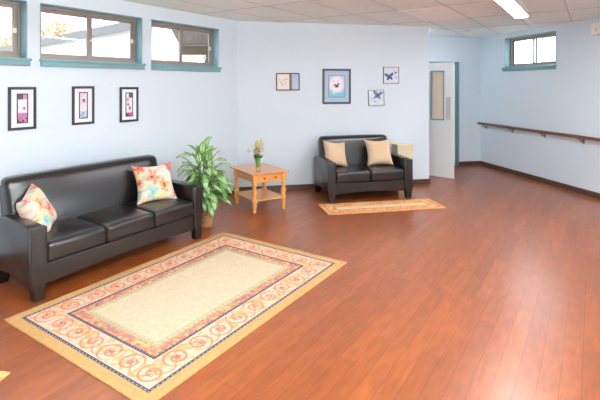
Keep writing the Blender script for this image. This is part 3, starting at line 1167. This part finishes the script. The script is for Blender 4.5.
# ---------------------------------------------------------------- rugs
def spiral_field(X, Y, cx, cy, R, hand, phase, turns=1.9):
    r = np.hypot(X - cx, Y - cy)
    a = np.arctan2(Y - cy, X - cx) * hand + phase
    k = R / (turns * 2 * PI)
    d = (r - k * (a % (2 * PI)) + k * 0.0)
    d = np.abs((d + k * PI) % (2 * PI * k) - k * PI)
    return np.where(r < R, d, 9.0), r


def rug_big(X, Y):
    W_, H_ = X.max(), Y.max()
    e = np.minimum(np.minimum(X, W_ - X), np.minimum(Y, H_ - Y))
    n1 = vnoise(X, Y, 40, 1); n2 = vnoise(X, Y, 90, 2); n3 = vnoise(X, Y, 14, 3)
    C = np.ones(X.shape + (3,)) * np.array([202, 158, 100.])                     # outer tan binding
    C += (n2[..., None] - .5) * 16
    # along-band coordinate for dashes
    horiz = np.minimum(Y, H_ - Y) < np.minimum(X, W_ - X)
    s = np.where(horiz, X, Y)
    navy = (e > .078) & (e < .100)
    C = blend(C, (58, 62, 84), navy.astype(float))
    C = blend(C, (176, 178, 176), (navy & (np.abs(e - .089) < .004) & ((s * 28) % 1 < .5)) * .9)
    band = (e >= .100) & (e < .300)
    base = np.ones(C.shape) * np.array([220, 200, 174.]) + (n1[..., None] - .5) * 20
    # scrolling vines
    pat = np.zeros(X.shape); pat2 = np.zeros(X.shape); fill = np.zeros(X.shape)
    off = .200; R = .092
    def run(n, fx, L0):
        nonlocal pat, pat2, fill
        for i in range(n):
            q = (i + .5) / n * (L0 - 2 * off) + off if False else off + (L0 - 2 * off) * i / n
            for side in (0, 1):
                cx, cy = fx(q, side)
                hand = 1 if (i + side) % 2 else -1
                d, r = spiral_field(X, Y, cx, cy, R, hand, i * 1.9 + side)
                pat = np.maximum(pat, sm(.0095 - d, 0, .006) * (r < R))
                
                an = np.arctan2(Y - cy, X - cx)
                fill = np.maximum(fill, sm(.042 * (.72 + .28 * np.cos(5 * an + i)) - r, 0, .014))
    nl, ns = 10, 6
    run(nl, lambda q, s_: (q if s_ == 0 else W_ - q, off if s_ == 0 else H_ - off), W_)
    run(ns, lambda q, s_: (off if s_ == 1 else W_ - off, q if s_ == 0 else H_ - q), H_)
    # joining wave
    phi = s / ((W_ - 2 * off) / nl) * PI
    wave = np.abs((e - .2) - .075 * np.sin(phi))
    col = blend(base, (222, 140, 104), sm(.011 - wave, 0, .006) * .8)
    leafy = sm(n1 + n3 * .5, .80, .90) * (e > .11) * (e < .29)
    col = blend(col, (230, 160, 100), leafy * .75)
    col = blend(col, (216, 112, 84), pat * .85)
    col = blend(col, (204, 88, 80), fill * .85)
    col = blend(col, (250, 222, 190), (fill > .6) * (n2 > .62) * .7)
    C = np.where(band[..., None], col, C)
    ln = (e >= .296) & (e < .316)
    C = blend(C, (62, 60, 84), ln.astype(float))
    C = blend(C, (150, 130, 130), (ln & (np.abs(e - .306) < .003) & ((s * 34) % 1 < .4)) * .7)
    inn = (e >= .316) & (e < .385)
    n4 = vnoise(X, Y, 52, 8); n5 = vnoise(X + 3, Y, 60, 9)
    c2 = np.ones(C.shape) * np.array([210, 150, 112.])
    c2 = blend(c2, (164, 104, 122), sm(n4, .55, .65) * .6)
    c2 = blend(c2, (212, 120, 88), sm(n5, .58, .68) * .6)
    c2 = blend(c2, (236, 196, 122), sm(1 - n4, .66, .76) * .8)
    c2 = blend(c2, (104, 90, 116), (vnoise(X, Y, 55, 12) > .78) * .5)
    C = np.where(inn[..., None], c2, C)
    gr = (e >= .385) & (e < .425)
    c3 = np.ones(C.shape) * np.array([214, 196, 154.])
    c3 = blend(c3, (146, 150, 116), ((np.abs((s * 22) % 1 - .5) > .40) | (np.abs(e - .388) < .004) | (np.abs(e - .405) < .003) | (np.abs(e - .422) < .003)) * .65)
    C = np.where(gr[..., None], c3, C)
    cen = e >= .425
    c4 = np.ones(C.shape) * np.array([214, 196, 166.]) + (n2[..., None] - .5) * 22
    g = np.abs(np.sin(X * 60 + 2 * n3) * np.sin(Y * 60 + 2 * n1))
    c4 = blend(c4, (216, 190, 146), (g > .86) * .4)
    c4 = blend(c4, (222, 182, 150), (vnoise(X, Y, 26, 20) > .80) * .45)
    C = np.where(cen[..., None], c4, C)
    return C


def rug(label, W_, H_, fn, origin, ex, res, group=None, th=0.009):
    ey = Vector((0, 0, 1)).cross(ex)
    o = paint_grid('area_rug', W_, H_, fn, M_rug, None, int(W_ / res), int(H_ / res), lambda X, Y, t: (X, Y, np.full_like(X, th - t)), th - 0.0005)
    o.matrix_world = frameM(origin, ex, ey)
    tag(o, label, 'rug', group)
    return o


RA = math.radians(45.31)
rD = Vector((math.sin(RA), math.cos(RA), 0)); rN = Vector((math.cos(RA), -math.sin(RA), 0))
o0 = rD * 1.522 + rN * (-1.936)
rug('large cream rug with red scroll border and tan edge before the long sofa', 2.320, 1.572, rug_big, o0, rD, 0.0055)


def rug_mat_small(X, Y):
    W_, H_ = X.max(), Y.max()
    e = np.minimum(np.minimum(X, W_ - X), np.minimum(Y, H_ - Y))
    n = vnoise(X, Y, 60, 4); n2 = vnoise(X, Y, 30, 6)
    C = np.ones(X.shape + (3,)) * np.array([224, 166, 104.]) + (n[..., None] - .5) * 20
    C = blend(C, (170, 104, 70), ((e > .050) & (e < .062)) * .9)
    C = blend(C, (222, 140, 92), ((e >= .062) & (e < .165)) * .8)
    C = blend(C, (238, 200, 140), ((e >= .062) & (e < .165) & (n2 > .52)) * .7)
    C = blend(C, (150, 92, 72), ((e >= .165) & (e < .178)) * .9)
    C = blend(C, (232, 204, 156), (e >= .178) * .95)
    C = blend(C, (216, 170, 120), ((e >= .178) & (n > .62)) * .5)
    return C


rug('small tan and orange runner mat lying in front of the loveseat', 1.69, 0.50, rug_mat_small, Vector((1.640, 5.625, 0)), Vector((1, 0.004, 0)).normalized(), 0.006)
e1 = Vector((-0.94, 0.34, 0)).normalized()


def rug_yellow(X, Y):
    W_, H_ = X.max(), Y.max()
    e = np.minimum(np.minimum(X, W_ - X), np.minimum(Y, H_ - Y))
    n = vnoise(X, Y, 50, 7)
    C = np.ones(X.shape + (3,)) * np.array([222, 184, 118.]) + (n[..., None] - .5) * 14
    C = blend(C, (90, 80, 84), ((e > .08) & (e < .095)) * .9)
    C = blend(C, (240, 222, 188), (e >= .095) * .8)
    C = blend(C, (222, 140, 112), ((e >= .12) & (e < .2) & (n > .5)) * .7)
    return C


rug('yellow tan rug showing only its corner at the lower left', 1.1, 0.7, rug_yellow, Vector((-1.098, 2.905, 0)), e1, 0.01)


# ---------------------------------------------------------------- end table
TC = Vector((0.815, 6.225, 0)); TR = math.radians(20)
t = thing('end_table', 'honey pine end table with turned legs, drawer and lower shelf', 'table', TC, TR)
TT = 0.53
bm = BM()
bevel_box(bm, -0.285, 0.28, -0.345, 0.37, TT - 0.024, TT, 0.008, 3)
obj('tabletop', bm, M_pinetop, t)
bm = BM()
za, zb = 0.395, TT - 0.024
add_box(bm, -0.225, -0.207, -0.25, 0.25, za, zb)
add_box(bm, 0.207, 0.225, -0.25, 0.25, za, zb)
add_box(bm, -0.19, 0.19, 0.262, 0.280, za, zb)
add_box(bm, -0.19, 0.19, -0.285, -0.270, za, za + 0.012)
add_box(bm, -0.19, 0.19, -0.285, -0.270, zb - 0.01, zb)
obj('apron', bm, M_pine, t)
bm = BM()
bevel_box(bm, -0.185, 0.185, -0.293, -0.274, za + 0.014, zb - 0.012, 0.004, 2)
dr = obj('drawer', bm, M_pine, t)
for s in (-0.085, 0.085):
    bm = BM()
    add_lathe(bm, [(0.006, 0), (0.006, 0.010), (0.014, 0.016), (0.015, 0.022), (0.008, 0.028)], seg=14,
              M=Matrix.Translation((s, -0.293, (za + zb) / 2)) @ Matrix.Rotation(PI / 2, 4, 'X'))
    obj('knob', bm, M_knob, dr)
bm = BM()
bevel_box(bm, -0.235, 0.235, -0.29, 0.29, 0.150, 0.170, 0.005, 2)
obj('shelf', bm, M_pine, t)
legprof = [(0.012, 0.0), (0.017, 0.006), (0.021, 0.03), (0.016, 0.05), (0.022, 0.058), (0.016, 0.068), (0.023, 0.085), (0.026, 0.105), (0.018, 0.125), (0.024, 0.135),
           (0.024, 0.185), (0.017, 0.195), (0.024, 0.205), (0.016, 0.215), (0.022, 0.235), (0.026, 0.262), (0.022, 0.290), (0.015, 0.310), (0.022, 0.322), (0.016, 0.334), (0.021, 0.350), (0.025, 0.365), (0.016, 0.378), (0.02, 0.392)]
for sx in (-1, 1):
    for sy in (-1, 1):
        bm = BM()
        add_lathe(bm, [(0.020 + (a - 0.020) * 1.9 + 0.007, b) for a, b in legprof], (sx * 0.222, sy * 0.278, 0), 16)
        bevel_box(bm, sx * 0.222 - 0.029, sx * 0.222 + 0.029, sy * 0.278 - 0.029, sy * 0.278 + 0.029, 0.388, TT - 0.023, 0.003, 1)
        obj('leg', bm, M_pine, t)

# vase with flowers on the table
vp = Vector((0.765, 6.02, TT))
t = thing('flower_vase', 'slim green vase of small yellow flowers on the pine end table', 'vase', vp)
bm = BM()
add_lathe(bm, [(0.024, 0.0), (0.026, 0.006), (0.026, 0.055), (0.029, 0.062), (0.032, 0.10), (0.036, 0.15), (0.043, 0.185), (0.046, 0.19), (0.040, 0.186), (0.032, 0.15)], seg=24)
vs = obj('vase', bm, M_vase, t)
bm = BM()
add_lathe(bm, [(0.0275, 0.0), (0.029, 0.004), (0.029, 0.05), (0.0275, 0.054)], seg=24)
o = obj('band', bm, M_vasebase, vs)
o['label'] = 'tan band round the foot'
random.seed(11)
tips = []
bm = BM()
for k in range(26):
    a = random.uniform(0, 2 * PI); r = abs(random.gauss(0, 0.045)); h = random.uniform(0.24, 0.43)
    r = min(r, 0.10) * (1.15 - (h - 0.24) * 2.2 if h > 0.3 else 1.1)
    tip = Vector((r * math.cos(a), r * math.sin(a), h))
    tips.append(tip)
    add_tube(bm, [(tip.x * .1, tip.y * .1, 0.15), (tip.x * .35, tip.y * .35, 0.15 + (h - .15) * .5), tip], 0.0018, 5)
add_tube(bm, [(0, 0, 0.17), (-0.07, -0.02, 0.27), (-0.13, -0.03, 0.285)], 0.0018, 5)
tips.append(Vector((-0.13, -0.03, 0.285)))
obj('stems', bm, M_stem, t)


def petals(bm, c, s, n=6):
    for k in range(n):
        a = 2 * PI * k / n + random.random()
        el = random.uniform(-.2, .9)
        d = Vector((math.cos(a) * math.cos(el), math.sin(a) * math.cos(el), math.sin(el)))
        sd = d.cross(Vector((0, 0, 1))).normalized() * s * .38
        up = d.cross(sd).normalized() * s * .12
        p = [c, c + d * s * .5 + sd + up, c + d * s, c + d * s * .5 - sd + up]
        vv = [bm.verts.new(q) for q in p]
        bm.faces.new(vv)
        vv2 = [bm.verts.new(q - up * 1.2 + d * 0.0005) for q in p]
        bm.faces.new(vv2[::-1])


bm = BM(); bm2 = BM()
for i, p in enumerate(tips):
    if i % 4 == 3:
        for k in range(3):
            petals(bm2, p - Vector((0, 0, .02 * k)), 0.017, 5)
    else:
        petals(bm, p, 0.030, 8)
        petals(bm, p + Vector((random.gauss(0, .01), random.gauss(0, .01), -0.03)), 0.02, 5)
obj('blossoms', bm, M_yellow, t, recalc=False)
obj('buds', bm2, M_brownbud, t, recalc=False)
bm = BM()
for k in range(14):
    a = random.uniform(0, 2 * PI)
    c = Vector((0.02 * math.cos(a), 0.02 * math.sin(a), 0.17 + random.random() * .03))
    petals(bm, c, 0.06, 2)
obj('foliage', bm, mat('dark_green_leaf', (90, 140, 60), 0.5), t, recalc=False)


# ---------------------------------------------------------------- plant
PP = Vector((0.045, 5.50, 0))
t = thing('potted_plant', 'leafy variegated green and cream houseplant in woven basket pot beside sofa', 'plant', PP)
bm = BM()
rows, seg = 13, 36
prof = []
for k in range(rows + 1):
    z = 0.235 * k / rows
    r = 0.088 + 0.030 * (z / 0.235) + (0.004 if k % 2 else 0)
    prof.append((r, z))
prof += [(0.126, 0.238), (0.128, 0.248), (0.120, 0.252), (0.110, 0.246), (0.108, 0.20)]
rings = []
for (j, (r, z)) in enumerate(prof):
    ring = []
    for i in range(seg):
        a = 2 * PI * i / seg
        rr = r + (0.003 if (i + j) % 2 else -0.003) * (j <= rows)
        ring.append(bm.verts.new((rr * math.cos(a), rr * math.sin(a), z)))
    rings.append(ring)
for A_, B_ in zip(rings, rings[1:]):
    for i in range(seg):
        bm.faces.new((A_[i], A_[(i + 1) % seg], B_[(i + 1) % seg], B_[i]))
bm.faces.new(rings[0][::-1])
pot = obj('basket_pot', bm, M_wick, t)
bm = BM()
add_lathe(bm, [(0.107, 0.195), (0.105, 0.212), (0.05, 0.218), (0.01, 0.22)], seg=24)
obj('soil', bm, M_soil, t)

random.seed(21)
lv, lf, lc = [], [], []
G1, G2, CR = np.array([58, 128, 40.]), np.array([98, 168, 62.]), np.array([238, 246, 206.])


def leaf(base, d, length, width, droop, roll=0.0):
    """variegated lance-shaped leaf with a folded midrib, slight thickness"""
    d = d.normalized()
    side0 = d.cross(Vector((0, 0, 1)))
    if side0.length < .1:
        side0 = Vector((1, 0, 0))
    side0.normalize()
    p = base.copy()
    ns, nw = 10, 6
    b0 = len(lv)
    ph = random.random() * 6
    for i in range(ns + 1):
        s = i / ns
        wd = width / 2 * (math.sin(PI * min(1, s * 0.93 + 0.05)) ** 0.75) * (1 - 0.35 * s) * 1.15
        if i == ns:
            wd = 0.0006
        up = side0.cross(d).normalized()
        sd = (side0 * math.cos(roll) + up * math.sin(roll))
        nn = sd.cross(d).normalized()
        for j in range(nw + 1):
            q = j / nw * 2 - 1
            co = p + sd * (q * wd) + nn * (abs(q) * wd * 0.28 + 0.004 * math.sin(s * 14 + ph) * abs(q))
            lv.append(tuple(co))
            m = abs(q)
            stripe = 0.5 + 0.5 * math.sin(s * 34 + m * 9 + ph * (1 if q > 0 else 2))
            cre = max(0, min(1, (1 - m * 1.15) * 1.7)) * (0.38 + 0.72 * stripe) * (0.25 + math.sin(PI * s) ** .6)
            cre = max(0, min(1, cre * random.uniform(.8, 1.1)))
            if m < 0.1:
                cre = cre * .5
            g = G1 * (1 - s * .4) + G2 * (s * .4)
            lc.append(tuple(nlin(g * (1 - cre) + CR * cre)) + (1.0,))
        step = length / ns
        p = p + d * step
        d = (d + Vector((0, 0, -droop / ns))).normalized()
    for i in range(ns):
        for j in range(nw):
            a = b0 + i * (nw + 1) + j
            lf.append((a, a + 1, a + nw + 2, a + nw + 1))


stems = BM()
trunks = []
for k in range(5):
    a = 2 * PI * k / 5 + .4
    top = Vector((0.06 * math.cos(a), 0.06 * math.sin(a), random.uniform(.58, .84)))
    bt = Vector((0.035 * math.cos(a), 0.035 * math.sin(a), 0.2))
    mid = (bt + top) / 2 + Vector((random.uniform(-.02, .02), random.uniform(-.02, .02), 0))
    add_tube(stems, [bt, mid, top], [0.010, 0.009, 0.006], 8)
    trunks.append((bt, mid, top))
camdir = math.atan2(-PP.y, -PP.x)
NL = 104
for k in range(NL):
    bt, mid, top = trunks[k % 5]
    s = (k / NL)
    base = (bt.lerp(mid, s * 2) if s < .5 else mid.lerp(top, s * 2 - 1))
    if s < .2:
        base = bt.lerp(top, .25)
    a = k * 2.39996 + random.uniform(-.3, .3)
    # petiole
    if s > .88:
        el = random.uniform(.75, 1.35); pl = random.uniform(.06, .12)
    else:
        el = random.uniform(-.05, .75); pl = random.uniform(.06, .15)
    d = Vector((math.cos(a) * math.cos(el), math.sin(a) * math.cos(el), math.sin(el)))
    e = base + d * pl
    if (PP + e).dot(N) - LC < .12:
        continue
    add_tube(stems, [base, base + d * pl * .5 + Vector((0, 0, .01)), e], 0.0035, 5)
    L = random.uniform(.19, .26)
    droop = random.uniform(.7, 1.8)
    if s > .88:
        droop = random.uniform(.2, .8)
    ld = (d + Vector((0, 0, random.uniform(-.3, .25)))).normalized()
    tip = PP + e + ld * L
    if tip.dot(N) - LC < .06:
        continue
    mid_ = PP + e + ld * L * .5
    if (tip.dot(D) < SOFA_U0 + SOFA_L + .04 and tip.z - droop * L * .5 < .66) or (mid_.dot(D) < SOFA_U0 + SOFA_L + .04 and mid_.z < .64):
        continue
    leaf(e, ld, L, random.uniform(.080, .108), droop, random.uniform(-.5, .5))
# a few reaching leaves that make the outline of the photograph
R_ = Vector((0.981, -0.194, 0)); F_ = Vector((0.194, 0.981, 0))
for (x, z, dx, dz, L) in ((-.12, .86, -1, .10, .20), (-.14, .74, -1, -.2, .17), (.0, .88, .1, 1, .17), (.08, .86, .6, .8, .18), (.14, .80, 1, .3, .17), (.16, .62, 1, -.4, .18),
                         (.20, .52, .5, -1, .22), (.10, .42, .5, -1, .20), (.04, .50, .1, -1, .20), (.02, .38, .2, -1, .18), (-.05, .88, -.5, .8, .18), (.02, .66, .2, -1, .23), (-.08, .66, -.4, -1, .22), (.06, .30, .5, -.8, .18)):
    b = R_ * x - F_ * random.uniform(.05, .13) + Vector((0, 0, z))
    add_tube(stems, [Vector((0.03 * math.copysign(1, x), -.02, max(.24, z - .16))), b], 0.0035, 5)
    leaf(b, R_ * dx - F_ * .35 + Vector((0, 0, dz)), L, .10, .5, random.uniform(-.4, .4))
obj('stems', stems, M_stem, t)
me = bpy.data.meshes.new('foliage')
me.from_pydata(lv, [], lf)
at = me.color_attributes.new('Col', 'FLOAT_COLOR', 'POINT')
at.data.foreach_set('color', np.array(lc, np.float32).ravel())
for p in me.polygons:
    p.use_smooth = True
me.materials.append(M_leaf)
o = bpy.data.objects.new('foliage', me)
COL.objects.link(o); o.parent = t
sd = o.modifiers.new('thickness', 'SOLIDIFY'); sd.thickness = 0.0012

# ---------------------------------------------------------------- cream woven hamper beside the loveseat
t = thing('wicker_hamper', 'cream woven hamper standing behind the loveseat\'s right arm', 'hamper', (3.290, 6.905, 0))
bm = BM()
hw, hd, hh = 0.140, 0.10, 0.69
for k in range(25):
    z0, z1 = hh * k / 25, hh * (k + 1) / 25
    tp = 0.86 + 0.14 * (k / 25)
    e = 0.003 if k % 2 else 0.0
    bevel_box(bm, -hw * tp - e, hw * tp + e, -hd * tp - e, hd * tp + e, z0, z1 - 0.002, 0.004, 1)
obj('body', bm, M_cream, t)
bm = BM()
bevel_box(bm, -hw - .008, hw + .008, -hd - .008, hd + .008, hh, hh + 0.03, 0.012, 3)
obj('lid', bm, M_cream, t)

# ---------------------------------------------------------------- outdoors
def outdoor_slab(name, pts, z0, z1, m):
    bm = BM()
    prism(bm, pts, z0, z1, 'z')
    return obj(name, bm, m)


bm = BM()
prism(bm, [(-60, -40), (60, -40), (60, 70), (-60, 70)], -0.5, -0.3, 'z')
g_ = struct(obj('ground', bm, mat('pale_concrete', (132, 130, 124), 0.9, noise=0.1)))

# neighbouring wing with grey eave
wd = Vector((-0.576, 0.817, 0)); wn = Vector((wd.y, -wd.x, 0))          # wn points away to the right/back
P0 = Vector((-4.56, 17.2, 0))
t = thing('neighbouring_wing', 'white building wing with grey sloping eave seen through the left windows', 'building', P0)
bk = Vector((-wd.y, wd.x, 0))
if bk.dot(P0) < 0:
    bk = -bk
M = frameM(Vector((0, 0, 0)), wd, Vector((0, 0, 1)).cross(wd))
sg = 1 if (M.to_3x3() @ Vector((0, 1, 0))).dot(P0) > 0 else -1
bm = BM()
ya, yb_ = sorted((0.0, sg * 0.06))
add_box(bm, -4.9, 14, ya, yb_, 3.28, 3.55, M)
o = obj('fascia', bm, mat('grey_fascia', (104, 103, 106), 0.6), t)
bm = BM()
prism(bm, [(sg * 0.06, 3.50), (sg * 0.06, 3.56), (sg * 3.5, 4.0), (sg * 3.5, 3.94)], -4.9, 14, 'x', M)
obj('roof', bm, mat('grey_roof', (104, 100, 98), 0.8), t)
bm = BM()
ya, yb_ = sorted((sg * 0.35, sg * 3.2))
add_box(bm, -4.6, 13.5, ya, yb_, -0.3, 3.5, M)
obj('wall', bm, mat('white_stucco', (244, 244, 242), 0.9), t)

# covered porch outside the third window
t = thing('covered_porch', 'covered porch with boarded soffit and tan beam outside the third window', 'porch', (0, 9, 0))
M = Matrix.Translation((0, -9, 0))
bm = BM()
nb = 22
for k in range(nb):
    x0 = -0.55 + 4.5 * k / nb
    ys = 6.85 if x0 < -0.3 else (7.25 if x0 < 0.3 else 7.45)
    ys = max(ys, (x0 + 4.5 / nb) * 0.9862 + 6.68 + .12)
    bevel_box(bm, x0, x0 + 4.5 / nb - 0.006, ys, 12.4, 2.76, 2.80, 0.002, 1, M)
add_box(bm, -0.55, 3.95, 10.2, 12.4, 2.80, 2.92, M)
obj('soffit', bm, mat('tan_soffit_boards', (84, 68, 58), 0.7, noise=0.1), t)
bm = BM()
bevel_box(bm, -0.55, 3.9, 12.35, 12.5, 2.50, 2.755, 0.01, 1, M)
obj('beam', bm, mat('tan_beam', (108, 94, 78), 0.7), t)
for xx in (0.06, 3.6):
    bm = BM()
    bevel_box(bm, xx, xx + 0.2, 12.34, 12.5, -0.3, 2.499, 0.01, 1, M)
    obj('post', bm, mat('tan_beam', (108, 94, 78), 0.7), t)

# trees beyond the wing
def tree(x, y, h, r, label, rgb, seed):
    random.seed(seed)
    t = thing('autumn_tree', label, 'tree', (x, y, -0.3), 0, 'autumn trees beyond the wing')
    bm = BM()
    add_tube(bm, [(0, 0, 0), (0.1, 0, h * .35), (0, 0.1, h * .75)], [0.2, 0.14, 0.06], 8)
    for k in range(5):
        a = k * 1.26
        add_tube(bm, [(0.05, 0, h * .4), (r * .6 * math.cos(a), r * .6 * math.sin(a), h * .75)], [0.07, 0.02], 6)
    obj('trunk', bm, mat('bark', (120, 100, 86), 0.9), t)
    bm = BM()
    for k in range(1500):
        u = random.uniform(-1, 1); a = random.uniform(0, 2 * PI); rr = random.random() ** .4 * r
        q = math.sqrt(1 - u * u)
        c = Vector((rr * q * math.cos(a), rr * q * math.sin(a), h * .72 + rr * u * .75))
        s = random.uniform(.06, .13)
        v1 = Vector((random.gauss(0, 1), random.gauss(0, 1), random.gauss(0, 1))).normalized()
        v2 = v1.cross(Vector((random.gauss(0, 1), random.gauss(0, 1), random.gauss(0, 1)))).normalized()
        bm.faces.new([bm.verts.new(c + v1 * s), bm.verts.new(c + v2 * s * .6), bm.verts.new(c - v1 * s), bm.verts.new(c - v2 * s * .6)])
    obj('crown', bm, mat('autumn_leaves' + str(rgb), rgb, 0.8), t, recalc=False)
    return t


tree(-9.4, 32.6, 7.3, 1.6, 'tallest pale orange tree above the grey eave, left pane of the middle window', (178, 136, 92), 1)
tree(-12.9, 33.2, 5.9, 1.4, 'pale orange tree above the grey eave, seen through the leftmost window', (178, 136, 92), 2)
tree(-6.3, 31.9, 7.0, 1.1, 'small peach tree above the grey eave, right pane of the middle window', (178, 136, 92), 3)
t = thing('distant_house', 'pale house with low red roof seen through the right window', 'house', (15, 15, -0.3), 0)
bm = BM()
add_box(bm, -1.0, 4.5, -5.0, 1.4, 0, 4.3)
obj('wall', bm, mat('pale_stucco', (246, 242, 240), 0.9), t)
bm = BM()
prism(bm, [(-1.4, 4.3), (4.9, 4.3), (1.75, 5.2)], -5.4, 1.8, 'y')
obj('roof', bm, mat('faded_red_roof', (150, 112, 98), 0.8), t)

# ---------------------------------------------------------------- camera
cd = bpy.data.cameras.new('camera')
cam = bpy.data.objects.new('camera', cd)
COL.objects.link(cam)
cam.location = (0, 0, H_EYE)
cam.rotation_euler = (PI / 2, 0, -math.radians(11.16))
cd.sensor_fit = 'HORIZONTAL'
cd.sensor_width = 36
cd.lens = 448.3 / 600 * 36
cd.shift_x = (300 - 288.6) / 600
cd.shift_y = -(200 - 84.6) / 600
cd.clip_end = 200
S.camera = cam

S.view_settings.view_transform = 'Standard'
S.view_settings.look = 'None'
S.view_settings.gamma = 1.0
S.view_settings.exposure = 1.27
S.view_settings.use_curve_mapping = False
S.cycles.max_bounces = 10
S.cycles.diffuse_bounces = 6
S.cycles.sample_clamp_indirect = 6
